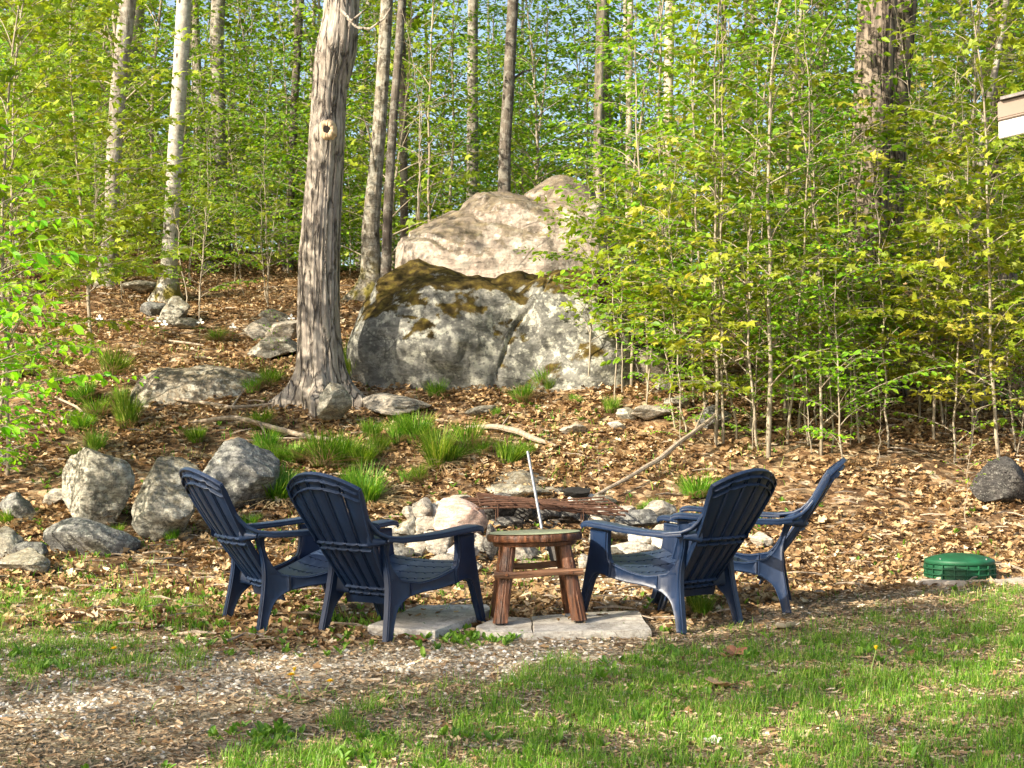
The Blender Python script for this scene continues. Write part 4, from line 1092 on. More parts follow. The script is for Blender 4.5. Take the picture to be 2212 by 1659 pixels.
# ---------------------------------------------------------------- grate, shovel, charred log
def grate(dz=0.0, sk=0.0, lab="rusty iron mesh grate lying across the top of the fire pit"):
    A = at(1033, 1099, 11.75); B = at(1351, 1107, 11.75); Cc = at(1278, 1086, 12.75); D = at(1001, 1079, 12.75)
    c = (A + B + Cc + D) / 4
    t = empty("fire_grate", c + np.array([sk * .6, -sk * .4, dz]), lab, "grate", rz=-sk * .9)
    def pt(u, v): return lerp(lerp(A, B, u), lerp(D, Cc, u), v) - c + np.array([0, 0, .02 * math.sin(u * 5 + v * 2)])
    for v in np.linspace(0, 1, 6):
        m = MB(); m.tube([pt(u, v) for u in np.linspace(0, 1, 14)], .0075, 6); m.build("long_bar", M['rust'], t, True)
    for u in np.linspace(0, 1, 10):
        m = MB(); m.tube([pt(u, v) + np.array([0, 0, -.009]) for v in np.linspace(0, 1, 8)], .0065, 6); m.build("cross_bar", M['rust'], t, True)
    for u, v in ((.12, 0), (.70, 0), (.4, 1)):
        m = MB(); p = pt(u, v); m.tube([p, p - np.array([0, 0, .11])], .0045, 6); m.build("bent_wire", M['rust'], t, True)
grate()
grate(.035, .10, "second rusty mesh panel lying askew on top of the first over the fire pit")
def shovel():
    top = at(1140, 976, 12.0); mid = at(1171, 1145, 11.55); low = at(1186, 1192, 11.4)
    t = empty("shovel", low, "thin metal-handled shovel standing upright in the fire pit behind the stool", "shovel")
    m = MB(); m.tube([top - low, lerp(top, mid, .5) - low, mid - low], .0115, 12); m.build("handle", M['steel'], t, True)
    m = MB(); m.tube([mid - low + (mid - top) * -.01, lerp(mid, low, .5) - low, lerp(mid, low, .9) - low], [.014, .015, .017], 12); m.build("socket", M['darksteel'], t, True)
    m = MB(); nu, nv = 9, 12; U, V = np.meshgrid(np.linspace(-1, 1, nu), np.linspace(0, 1, nv))
    w = .030 * np.interp(V, [0, .1, .7, 1], [.55, 1, .9, .15]); 
    g = np.stack([U * w + .05 * V, -.03 * U * U - .02 * V, .09 - .21 * V], -1)
    m.slab(g, g + np.array([0, .004, 0]), nu, nv); m.build("blade", M['darksteel'], t, True)
shovel()
def log(name, pts, r, mat, label, cat, k=14, seed=1, wob=.12, group=None):
    pts = np.array(pts, float); n0 = len(pts); tt = np.linspace(0, n0 - 1, n0 * 7)
    P = np.stack([np.interp(tt, range(n0), pts[:, j]) for j in range(3)], -1)
    R_ = np.interp(tt, range(n0), np.broadcast_to(r, (n0,)))
    P = P + np.stack([fbm(P * 2.5, seed + j, 3) for j in range(3)], -1) * R_[:, None] * .9
    m = MB(); m.tube(P - pts[0], R_ * (1 + wob * fbm(P * 6, seed, 2)), k)
    o = m.build(name, mat, None, True, loc=pts[0]); return setp(o, label, cat, group)
rock("charred_log", at(1243, 1074, 13.0), (.26, .13, .10), 97, M['char'], "short charred log lying on the stones behind the grate", "log", rz=.1, sub=4, cuts=8, rough_=.08)
log("charred_log", [at(955, 1082, 12.6), at(1010, 1078, 12.7)], [.016, .014], M['char'], "thin blackened stick at the left end of the grate", "stick", 8, 5)
def on(X, Y, h=.03, d=None):
    g = G(X, Y); g[2] += h; return g
def branch(label, main, r, twigs=(), seed=2):
    o = log("fallen_branch", [on(*p) for p in main], r, M['stick'], label, "branch", 8, seed)
    b = Vector(o.location)
    for tw in twigs:
        m = MB(); P = np.array([on(*p) for p in tw]) - np.array(b); m.tube(P, np.linspace(.012, .005, len(P)), 6); m.build("twig", M['stick'], o, True)
branch("forked dead branch lying on the slope left of the grass tufts", [(420, 918, .03), (505, 924, .10), (600, 945, .08), (690, 958, .05), (742, 960, .02)], [.016, .024, .026, .022, .012], [[(520, 962, .03), (600, 958, .05), (660, 958, .05)], [(560, 935, .10), (585, 965, .03)]], 2)
branch("pale dead branch on the slope above the grate", [(1010, 928, .03), (1060, 938, .07), (1120, 948, .06), (1170, 966, .04), (1205, 970, .02)], [.012, .026, .03, .024, .012], [[(1080, 940, .06), (1100, 925, .12)]], 4)
branch("long thin branch slanting up the slope from the fire pit to the saplings", [(1275, 1092, .05), (1350, 1068, .12), (1430, 1028, .16), (1500, 985, .22), (1560, 952, .30)], [.014, .018, .024, .022, .016], [[(1500, 985, .22), (1535, 945, .42)]], 6)
branch("dark fallen branch in front of the low flat shelf", [(300, 868, .04), (400, 878, .07), (500, 892, .05), (590, 885, .06)], [.012, .02, .018, .01], [[(500, 892, .05), (530, 868, .15)]], 8)
branch("short broken branch on the leaves at the far left", [(120, 865, .03), (165, 892, .06), (200, 915, .03)], [.012, .014, .01], [], 9)
branch("grey dead stick on the flat rock shelf", [(365, 792, .30), (410, 798, .30), (440, 800, .28)], [.01, .014, .008], [], 10)
branch("thin stick lying in the grass before the left chair", [(480, 1398, .02), (530, 1385, .04), (600, 1388, .02)], [.006, .007, .004], [], 12)

# ---------------------------------------------------------------- porch roof corner at the right edge
def porch():
    d = 7.0; A = at(2155, 228, d)              # lower left corner of the upper board
    t = empty("porch_roof", A, "low roof corner with a tan fascia over a bright white board at the upper right edge", "porch roof", rz=rad(-19))
    s = d / F; L = 2.6; sl = .185
    def board(name, x0, z0, h, y0, th, mat, bev=.003):
        m = MB(); P = [(x0, 0), (L, (L - x0) * sl), (L, (L - x0) * sl + h), (x0, h)]
        V = [(x, y0, z0 + z) for x, z in P] + [(x, y0 + th, z0 + z) for x, z in P]
        m.add(V, np.array([[0, 1, 2, 3], [7, 6, 5, 4], [0, 4, 5, 1], [1, 5, 6, 2], [2, 6, 7, 3], [3, 7, 4, 0]])); return m.build(name, mat, t, False, bev)
    board("fascia", 0.0, -.062, .078, 0, .03, M['tan_trim'])
    board("drip_edge", 0.0, -.072, .010, -.004, .05, M['tan_trim'])
    board("trim_board", .004, -.152, .080, .006, .03, M['white_paint'])
    m = MB(); V = []
    for y in (-.02, .50):
        for (x, z) in ((.012, .022), (L, .022 + (L) * sl)): V += [(x, y, z), (x, y, z + .014)]
    m.add(V, np.array([[0, 2, 3, 1], [4, 5, 7, 6], [0, 1, 5, 4], [2, 6, 7, 3], [1, 3, 7, 5], [0, 4, 6, 2]])); m.build("shingles", M['shingle'], t)
    m = MB(); V = []
    for y in (.036, .48):
        for (x, z) in ((.03, -.055), (L - .02, -.055 + L * sl)): V += [(x, y, z), (x, y, z + .06)]
    m.add(V, np.array([[0, 2, 3, 1], [4, 5, 7, 6], [0, 1, 5, 4], [2, 6, 7, 3], [1, 3, 7, 5], [0, 4, 6, 2]])); m.build("soffit", M['white_paint'], t)
    for px_, py_ in ((.8, .2), (2.4, .2)):
        zg = float(gh(A[0] + px_, A[1] + py_)) - A[2]; m = MB(); m.box((px_, py_, (zg - .06 + px_ * sl - .05) / 2), (.045, .045, (-zg - .05 + px_ * sl - .0) / 2)); m.build("post", M['white_paint'], t, False, .005)
porch()

# ---------------------------------------------------------------- foliage
BEECH = np.array([[0, 0, 0], [-.26, .30, .06], [-.24, .68, .05], [0, 1, -.06], [.24, .68, .05], [.26, .30, .06]], float)
BEECH_F = [np.array([[0, 3, 2, 1], [0, 5, 4, 3]])]
MAPLE = np.array([[0, 0, 0], [-.34, .02, -.06], [-.26, .26, .03], [-.58, .52, -.10], [-.20, .56, .02], [0, 1.05, -.10],
                  [.34, .02, -.06], [.26, .26, .03], [.58, .52, -.10], [.20, .56, .02], [0, .30, .03]], float)
MAPLE_F = [np.array([[0, 10, 2, 1], [10, 4, 3, 2], [0, 6, 7, 10], [10, 7, 8, 9]]), np.array([[10, 5, 4], [10, 9, 5]])]
def leaves_mesh(P, D, Nn, S, maple=False):
    T, Fs = (MAPLE, MAPLE_F) if maple else (BEECH, BEECH_F)
    D = nrm(D); side = nrm(np.cross(D, Nn)); Nn = np.cross(side, D)
    V = P[:, None] + S[:, None, None] * (T[None, :, 0, None] * side[:, None] + T[None, :, 1, None] * D[:, None] + T[None, :, 2, None] * Nn[:, None])
    n, k = len(P), len(T)
    return V.reshape(-1, 3), [(f[None] + (np.arange(n) * k)[:, None, None]).reshape(-1, f.shape[-1]) for f in Fs]

def bezier(p, d0, d1, L, n):
    t = np.linspace(0, 1, n)[:, None]
    a, b, c = p, p + d0 * L * .5, p + d0 * L * .5 + d1 * L * .5
    return a * (1 - t) ** 2 + 2 * b * t * (1 - t) + c * t * t

def sapling(seed, H, r0, start, spread, nbr, lsize, maple=False, droop=.5, twig_gap=.105, leaf_gap=.048, bare=False, sub=1.0, ground_z=-.15, wander=.10):
    """returns (stem mesh, foliage mesh): slender stem, level branches, flat sprays of leaves"""
    r_ = np.random.default_rng(seed); st = MB()
    n = 16; zs = np.linspace(ground_z, H, n); ph = r_.random(2) * 6.28; wander *= 1.5
    ax = np.stack([wander * np.sin(zs * .9 + ph[0]) * (zs / H + .15) + r_.normal(0, .012, n), wander * np.cos(zs * .8 + ph[1]) * (zs / H + .15) + r_.normal(0, .012, n), zs], -1)
    ax -= np.array([ax[0, 0], ax[0, 1], 0])
    st.tube(ax, r0 * (1 - .88 * np.clip(zs / H, 0, 1)), 7)
    LP, LD, LN, LS = [], [], [], []
    az = r_.random() * 6.28
    for i in range(nbr):
        q = start + (1 - start) * (i + r_.random()) / nbr; z = q * H
        p = np.array([np.interp(z, zs, ax[:, j]) for j in range(3)]); az += 2.4 + r_.normal(0, .35)
        L = spread * (1.05 - .75 * ((q - start) / (1 - start))) * (.55 + .6 * r_.random())
        el = .35 + .5 * r_.random() + .5 * q
        d0 = np.array([math.cos(az) * math.cos(el), math.sin(az) * math.cos(el), math.sin(el)])
        e2 = el * .15 - .12 * r_.random(); a2 = az + r_.normal(0, .25)
        d1 = np.array([math.cos(a2) * math.cos(e2), math.sin(a2) * math.cos(e2), math.sin(e2)])
        B = bezier(p, d0, d1, L, 7); rb = r0 * (1 - .88 * q) * .5 + .0015
        st.tube(B, np.linspace(rb, .0018, 7), 4, False)
        if bare: continue
        nt = max(3, int(L / twig_gap)); sd = 1
        for t in np.linspace(.18, 1, nt):
            sd = -sd; k = t * 6; i0 = min(int(k), 5); bp = B[i0] + (B[i0 + 1] - B[i0]) * (k - i0); bd = nrm(B[i0 + 1] - B[i0])
            lat = nrm(np.cross(bd, [0, 0, 1])) * sd
            td = nrm(bd * .75 + lat * (.75 if t < .99 else 0) + np.array([0, 0, .15 * r_.normal()]))
            tl = (.30 + .50 * (1 - t)) * min(L, 2.0) * .50 * (.6 + .7 * r_.random()) * sub + .06
            nl = max(2, int(tl / leaf_gap)); T2 = bezier(bp, td, nrm(td + np.array([0, 0, -.25])), tl, nl + 1)
            if tl > .12: st.tube(T2[::max(1, nl // 2)], .0016, 3, False)
            tl_lat = nrm(np.cross(td, [0, 0, 1])); s2 = 1
            for m_ in range(1, nl + 1):
                s2 = -s2
                LP.append(T2[m_]); dd = td * (.45 if m_ < nl else 1) + tl_lat * s2 * (.9 if m_ < nl else .0) + np.array([0, 0, -droop * (.4 + .9 * r_.random())]) + r_.normal(0, .18, 3)
                LD.append(dd); LN.append(np.array([0, 0, 1]) + r_.normal(0, .62, 3)); LS.append(lsize * (.38 + .80 * r_.random()))
    sm = st.mesh("stem", True)
    if bare: return sm, None
    V, Fs = leaves_mesh(np.array(LP), np.array(LD), np.array(LN), np.array(LS), maple)
    return sm, np_mesh("foliage", V, Fs)

def tree_thing(name, loc, label, cat, meshes, mats, group=None, rz=0, sc=1.0, parts=("stem", "foliage")):
    t = empty(name, loc, label, cat, group, rz); t.scale = (sc * random.uniform(.9, 1.1), sc * random.uniform(.9, 1.1), sc)
    t.rotation_euler = (random.gauss(0, .045), random.gauss(0, .045), rz)
    for p, me, mt in zip(parts, meshes, mats):
        if me is None: continue
        o = bpy.data.objects.new(p, me); C.objects.link(o); o.parent = t
        if not me.materials: me.materials.append(mt)
        elif me.materials[0] != mt:
            o.material_slots[0].link = 'OBJECT'; o.material_slots[0].material = mt
    return t

print("saplings")
SB = [sapling(101, 6.5, .020, .04, 1.5, 34, .090), sapling(102, 7.5, .023, .08, 1.6, 34, .090), sapling(103, 4.6, .014, .04, 1.2, 28, .084),
      sapling(104, 5.6, .017, .10, 1.4, 28, .088), sapling(109, 8.6, .034, .14, 1.9, 34, .095, twig_gap=.13)]
SM_ = [sapling(105, 4.2, .015, .10, 1.4, 34, .110, True, .35, .10, .062), sapling(106, 6.4, .022, .12, 1.9, 46, .115, True, .35, .11, .068), sapling(107, 2.4, .010, .18, 1.0, 22, .10, True, .35, .09, .06)]
NEARL = sapling(130, 3.5, .018, .26, 1.35, 34, .105, droop=.8, twig_gap=.12, leaf_gap=.07)
SS = [sapling(110, 1.9, .008, .25, .6, 12, .062), sapling(111, 1.3, .006, .3, .5, 9, .060)]
BARE = [sapling(112, 3.4, .013, .25, .6, 10, .06, bare=True), sapling(113, 5.2, .017, .4, .7, 12, .06, bare=True)]
FAR = [sapling(120, 8.0, .036, .03, 2.6, 64, .125, twig_gap=.15, leaf_gap=.078), sapling(121, 11.0, .045, .06, 3.0, 74, .135, twig_gap=.16, leaf_gap=.085), sapling(122, 6.5, .028, .0, 2.3, 54, .125, twig_gap=.15, leaf_gap=.078)]
FARM = [sapling(123, 6.5, .030, .05, 2.3, 46, .16, True, .25, .22, .14)]
print("leaf polys", [len(a[1].polygons) for a in SB + SM_ + FAR])
def plant(kind, X, Y, label, mat='beech', rz=None, sc=1.0, name="sapling", group=None, stem='stem', g=None):
    loc = G(X, Y) if g is None else g
    return tree_thing(name, loc, label, "sapling", kind, (M[stem], M[mat]), group, random.random() * 6.28 if rz is None else rz, sc)

# saplings on the right, near ones placed one by one
near = [
 (SB[1], 1660, 990, 'beech', "tall sapling rising just behind the third blue chair", 1.0),
 (SB[0], 1545, 966, 'beech', "left stem of the pair of saplings where the slanting branch ends", .95),
 (SB[3], 1562, 962, 'beech', "right stem of the pair of saplings where the slanting branch ends", 1.0),
 (SM_[0], 1640, 975, 'olive', "young yellow-green maple beside the tall sapling behind the third chair", .9),
 (SB[4], 1700, 905, 'beech', "thickest grey sapling of the right thicket, forked above the chairs", 1.0),
 (SB[2], 1725, 935, 'beech', "slim sapling just right of the thickest grey one", 1.0),
 (SB[2], 1820, 1012, 'beech_bright', "slim sapling directly above the backrest of the edge-on chair", .62),
 (SB[0], 1772, 985, 'beech', "slim sapling left of the one above the edge-on chair", .8),
 (SS[0], 1790, 978, 'beech_bright', "knee-high bright leafy seedling above the edge-on chair", 1.2),
 (SS[0], 1918, 975, 'beech', "pale straight sapling right of the edge-on chair", 1.5),
 (SM_[2], 1480, 930, 'gold', "low golden maple seedling left of the sapling pair", 1.15),
 (SM_[2], 1430, 840, 'gold', "golden maple seedling beside the right end of the mossy boulder", 1.2),
 (SM_[0], 1500, 880, 'olive', "olive young maple on the slope left of the sapling pair", 1.0),
 (SB[0], 1455, 830, 'beech', "leafy sapling whose branches reach over the mossy boulder", 1.0),
 (SB[1], 1430, 770, 'beech', "tall sapling growing at the right end of the rock", 1.0),
 (SB[2], 1395, 880, 'beech_bright', "bright green young beech in front of the right end of the boulder", .62),
 (SM_[2], 1340, 850, 'olive', "small maple seedling at the lower right of the boulder", .9),
 (SM_[0], 2020, 960, 'olive', "young olive maple left of the rock at the right edge", 1.0),
 (SM_[0], 2090, 985, 'gold', "young golden maple above the green lid", .75),
 (SB[2], 2060, 1000, 'beech', "young leafy sapling above the green lid", .8),
 (SM_[1], 2160, 1000, 'olive', "maple sapling at the right edge above the dark rock", .9),
 (SB[2], 1985, 905, 'beech', "slim sapling left of the maples at the right", 1.0),
 (SM_[0], 1880, 900, 'olive', "maple sapling in front of the double trunk", .62),
 (SM_[2], 1850, 920, 'gold', "golden maple seedling low in front of the double trunk", 1.3),
 (SB[0], 2120, 880, 'beech', "leafy sapling near the right edge in front of the brown trunk", 1.0),
 (SM_[1], 1560, 800, 'olive', "tall olive maple right of the pale trunk by the rock", 1.0),
 (SB[3], 430, 700, 'beech', "thin sapling between the white tree and the shaggy tree", .62),
 (SB[2], 758, 600, 'beech', "thin straight sapling between the two dark trunks behind the shaggy tree", 1.0),
 (SS[0], 700, 590, 'beech', "small leafy seedling behind the shaggy trunk", 1.2),
 (SS[1], 530, 640, 'beech', "small seedling on the leaves left of the shaggy tree", 1.2),
 (SS[1], 1290, 1070, 'beech_bright', "tiny bright seedling above the right side of the fire pit", .45),
 (SS[1], 585, 830, 'beech_bright', "tiny yellow-green seedling left of the shaggy tree's foot", .6),
 (SS[0], 2090, 1130, 'beech_bright', "bright seedling on the leaves above the green lid", .5),
 (SS[1], 1890, 1010, 'beech_bright', "small bright seedling on the leaves right of the edge-on chair", .7),
]
for k, X, Y, mt, lab, sc in near: plant(k, X, Y, lab, mt, sc=sc)
for i, (X, Y, sc, lab) in enumerate([(1650, 960, 1.0, "bare thin stem close left of the tall sapling behind the third chair"), (1525, 900, 1.0, "bare thin stem left of the sapling pair"),
        (1745, 965, .9, "bare thin stem behind the third chair's backrest"), (1620, 930, 1.0, "bare thin stem between the sapling pair and the third chair"),
        (1860, 960, .9, "bare thin stem between the edge-on chair and the pale straight sapling"), (1330, 870, .5, "bare twiggy stem in front of the boulder"),
        (2040, 930, 1.0, "bare thin stem among the maples at the right"), (1590, 950, .8, "bare thin stem just right of the sapling pair"), (900, 420, .8, "bare shrub stems growing on the left shoulder of the rock"),
        (1700, 960, .9, "bare thin stem behind the third chair, right of the thick one")]):
    tree_thing("bare_sapling", G(X, Y) if i != 8 else at(900, 455, 19.2), lab, "sapling", (BARE[i % 2][0],), (M['stem'],), None, random.random() * 6, sc, ("stem",))
plant(SS[0], 905, 440, "leafy shrub on the left shoulder of the pink rock", 'beech', name="shrub", g=at(905, 452, 19.3), sc=1.0)
plant(SB[3], 1400, 850, "bright beech sapling whose branches spread over the right half of the boulder", 'beech_bright', sc=.95)
plant(SB[0], 1365, 838, "leafy sapling at the boulder's lower right beside the bright beech", 'beech', sc=.85)
plant(SM_[2], 1265, 838, "low yellow-green maple seedling at the foot of the boulder", 'olive', sc=1.0)
r3 = random.Random(12); low = []
for i in range(30):
    X = r3.uniform(1400, 2210); Y = r3.uniform(800, 985); k, mt, sc = r3.choice([(SM_[2], 'olive', .9), (SM_[2], 'gold', .8), (SS[0], 'beech', 1.0), (SS[1], 'beech_bright', 1.1), (SB[2], 'beech', .4), (SB[2], 'beech_bright', .35)])
    low.append((tree_thing("seedling", G(X, Y), "", "seedling", k, (M['stem'], M[mt]), "seedlings under the right thicket", r3.random() * 6, sc * r3.uniform(.8, 1.2)), X, 0))
rank_labels(low, [(1444, None, "yellowish peeling trunk"), (1550, None, "sapling pair"), (1660, None, "sapling behind the third chair"), (1820, None, "edge-on chair"), (1918, None, "pale straight sapling"), (2085, None, "green lid"), (2200, None, "dark rock")], "low leafy seedling, {ord} on the {side} of the {mark}")
lowl = []
for i in range(24):
    X = r3.uniform(20, 640); Y = r3.uniform(560, 690); k, mt, sc = r3.choice([(SM_[2], 'olive', .9), (SS[0], 'beech', 1.2), (SS[1], 'beech_bright', 1.2), (SB[2], 'beech', .55), (SB[3], 'beech', .55), (SM_[0], 'olive', .6)])
    lowl.append((tree_thing("seedling", G(X, Y), "", "seedling", k, (M['stem'], M[mt]), "seedlings on the left slope", r3.random() * 6, sc * r3.uniform(.8, 1.2)), X, 0))
rank_labels(lowl, [(60, None, "shaded rock mass"), (228, None, "grey leaning tree"), (362, None, "white speckled tree"), (480, None, "smooth straight trunk"), (600, None, "blocky stone ledge")], "small leafy seedling, {ord} on the {side} of the {mark}")
# leafy saplings that stand just outside the left edge and reach in
for j, (x, y, k, mt, sc, lab) in enumerate([(-4.0, 10.6, NEARL, 'beech_bright', .88, "nearest bright green sapling reaching in from the left edge"),
        (-3.95, 11.6, NEARL, 'beech_bright', .62, "low bright green sapling hanging down over the leaves at the left edge"), (-4.75, 12.0, NEARL, 'beech_bright', 1.1, "bright green sapling behind the nearest one at the left edge"), (-4.6, 14.0, SM_[1], 'olive', .95, "yellow-olive maple sapling hanging over the left part of the slope"),
        (-5.2, 15.5, SM_[1], 'olive', 1.0, "yellow-green maple sapling at the upper left"), (-6.1, 17.6, SB[1], 'beech', .95, "tall leafy sapling at the left edge of the woods"),
        (-5.1, 18.5, SM_[1], 'olive', 1.0, "olive maple sapling left of the white tree"), (-5.6, 13.2, SM_[1], 'olive', 1.0, "olive maple sapling just outside the left edge, its leaves at the upper left")]):
    plant(k, 0, 0, lab, mt, sc=sc, g=(x, y, float(gh(x, y))))

TMARKS = [(245, None, "grey leaning tree"), (378, None, "white speckled tree"), (472, None, "smooth straight trunk"), (700, None, "shaggy tree"), (812, None, "mossy mottled tree"), (1095, None, "dark tree behind the rock"), (1292, None, "pale patchy tree"),
          (1444, None, "yellowish peeling trunk"), (1622, None, "thin sunlit trunk"), (1760, None, "edge-on chair"), (1890, None, "double furrowed trunk"), (2020, None, "slim forked grey tree"), (2150, None, "reddish-brown trunk")]
def region(n, xr, dr, kinds, mats, label, group, name="sapling", sc=(.8, 1.15), avoid=None, seed=1, form=''):
    r_ = random.Random(seed); c = 0; tries = 0; items = []
    while c < n and tries < n * 20:
        tries += 1
        d = dr[0] + (dr[1] - dr[0]) * r_.random() ** .9; px = r_.uniform(*xr); x = (px - CX) / F * d
        if avoid and avoid(x, d): continue
        if d < 19 and (1790 < px < 2000 or 1405 < px < 1490): continue
        if d < 26 and (1800 < px < 1960 or 2110 < px < 2190): continue
        z = float(gh(x, d)); k = r_.randrange(len(kinds)); mt = r_.choice(mats if not isinstance(mats, dict) else mats[k])
        tt = tree_thing(name, (x, d, z - .03), label, "sapling" if name == "sapling" else "tree", kinds[k], (M['stem'], M[mt]), group, r_.random() * 6.28, r_.uniform(*sc)); c += 1
        items.append((tt, px, 0))
    rank_labels(items, TMARKS, form)
rockzone = lambda x, d: -2.2 < x < 2.3 and d < 22.5
region(12, (1470, 2350), (15.8, 21), SB[:2] + SB[3:] + SM_[:2], {0: ['beech'], 1: ['beech'], 2: ['beech'], 3: ['beech'], 4: ['olive', 'beech', 'gold'], 5: ['olive', 'olive', 'beech']},
       "slender leafy sapling crowded among others in the thicket right of the boulder", "saplings of the thicket right of the boulder", seed=5, avoid=rockzone, form="leafy thicket sapling, {ord} one on the {side} of the {mark}")
region(16, (1250, 2400), (21, 30), SB[:2] + SB[4:] + FAR[:1] + FARM, {0: ['beech'], 1: ['beech'], 2: ['beech'], 3: ['beech'], 4: ['olive']},
       "leafy understory tree deep behind the thicket on the right", "understory trees behind the right thicket", seed=6, avoid=rockzone, form="tree behind the thicket, {ord} on the {side} of the {mark}")
region(34, (-150, 1250), (23, 32), SB[:2] + SB[4:] + FAR[:1] + FARM, {0: ['beech'], 1: ['beech'], 2: ['beech'], 3: ['beech'], 4: ['olive']},
       "leafy understory tree behind the trunks on the left", "understory trees on the left slope", seed=7, avoid=rockzone, form="understory tree, {ord} on the {side} of the {mark}")
region(84, (-250, 2450), (32, 62), FAR + FARM, {0: ['beech'], 1: ['beech'], 2: ['beech'], 3: ['olive']},
       "distant leafy tree filling the woods at the top of the slope", "distant leafy trees on top of the slope", seed=8, sc=(.95, 1.5), name="leafy_tree", form="distant tree, {ord} on the {side} of the {mark}")

SHR = sapling(131, 2.6, .016, .0, 1.5, 40, .12, droop=.5, twig_gap=.14, leaf_gap=.075)
region(46, (-200, 2400), (25, 36), [SHR, FAR[2]], {0: ['beech', 'beech', 'olive'], 1: ['beech']}, "", "low leafy growth along the crest", seed=9, avoid=rockzone, sc=(.6, 1.1), form="low crest sapling, {ord} on the {side} of the {mark}")

# ---------------------------------------------------------------- big trunks
def crown_mesh(seed, n, R_, H, ls):
    """open spring crown: limbs with clumped leaf sprays"""
    r_ = np.random.default_rng(seed); st = MB(); P, D, Nn, S = [], [], [], []
    for i in range(22):
        q = (i + r_.random()) / 22; az = i * 2.4 + r_.normal(0, .3); el = .2 + .8 * q
        d0 = np.array([math.cos(az) * math.cos(el), math.sin(az) * math.cos(el), math.sin(el)]); d1 = nrm(d0 + np.array([0, 0, .1]) + r_.normal(0, .25, 3))
        B = bezier(np.array([0, 0, q * H * .7]), d0, d1, R_ * (1.1 - .55 * q) * (.7 + .5 * r_.random()), 8)
        st.tube(B, np.linspace(.05 * (1.1 - q), .008, 8), 5, False)
        for j in range(n // 22 // 14):
            t = .3 + .7 * r_.random(); k = t * 7; i0 = min(int(k), 6); c = B[i0] + (B[i0 + 1] - B[i0]) * (k - i0)
            tip = c + nrm(r_.normal(size=3) * np.array([1, 1, .5])) * (.25 + .6 * r_.random()); st.tube([c, (c + tip) / 2 + r_.normal(0, .04, 3), tip], [.008, .005, .003], 3, False)
            for m_ in range(14):
                P.append(c + (tip - c) * (.3 + .8 * r_.random()) + r_.normal(0, .12, 3)); D.append(r_.normal(size=3) * np.array([1, 1, .5]) + np.array([0, 0, -.3])); Nn.append(np.array([0, 0, 1]) + r_.normal(0, .5, 3)); S.append(ls * (.6 + .6 * r_.random()))
    V, Fs = leaves_mesh(np.array(P), np.array(D), np.array(Nn), np.array(S))
    return st.mesh("limbs", True), np_mesh("crown", V, Fs)
CROWN = [crown_mesh(201, 6200, 3.2, 6.5, .13), crown_mesh(202, 5200, 2.6, 7.5, .13)]
tcount = [0]
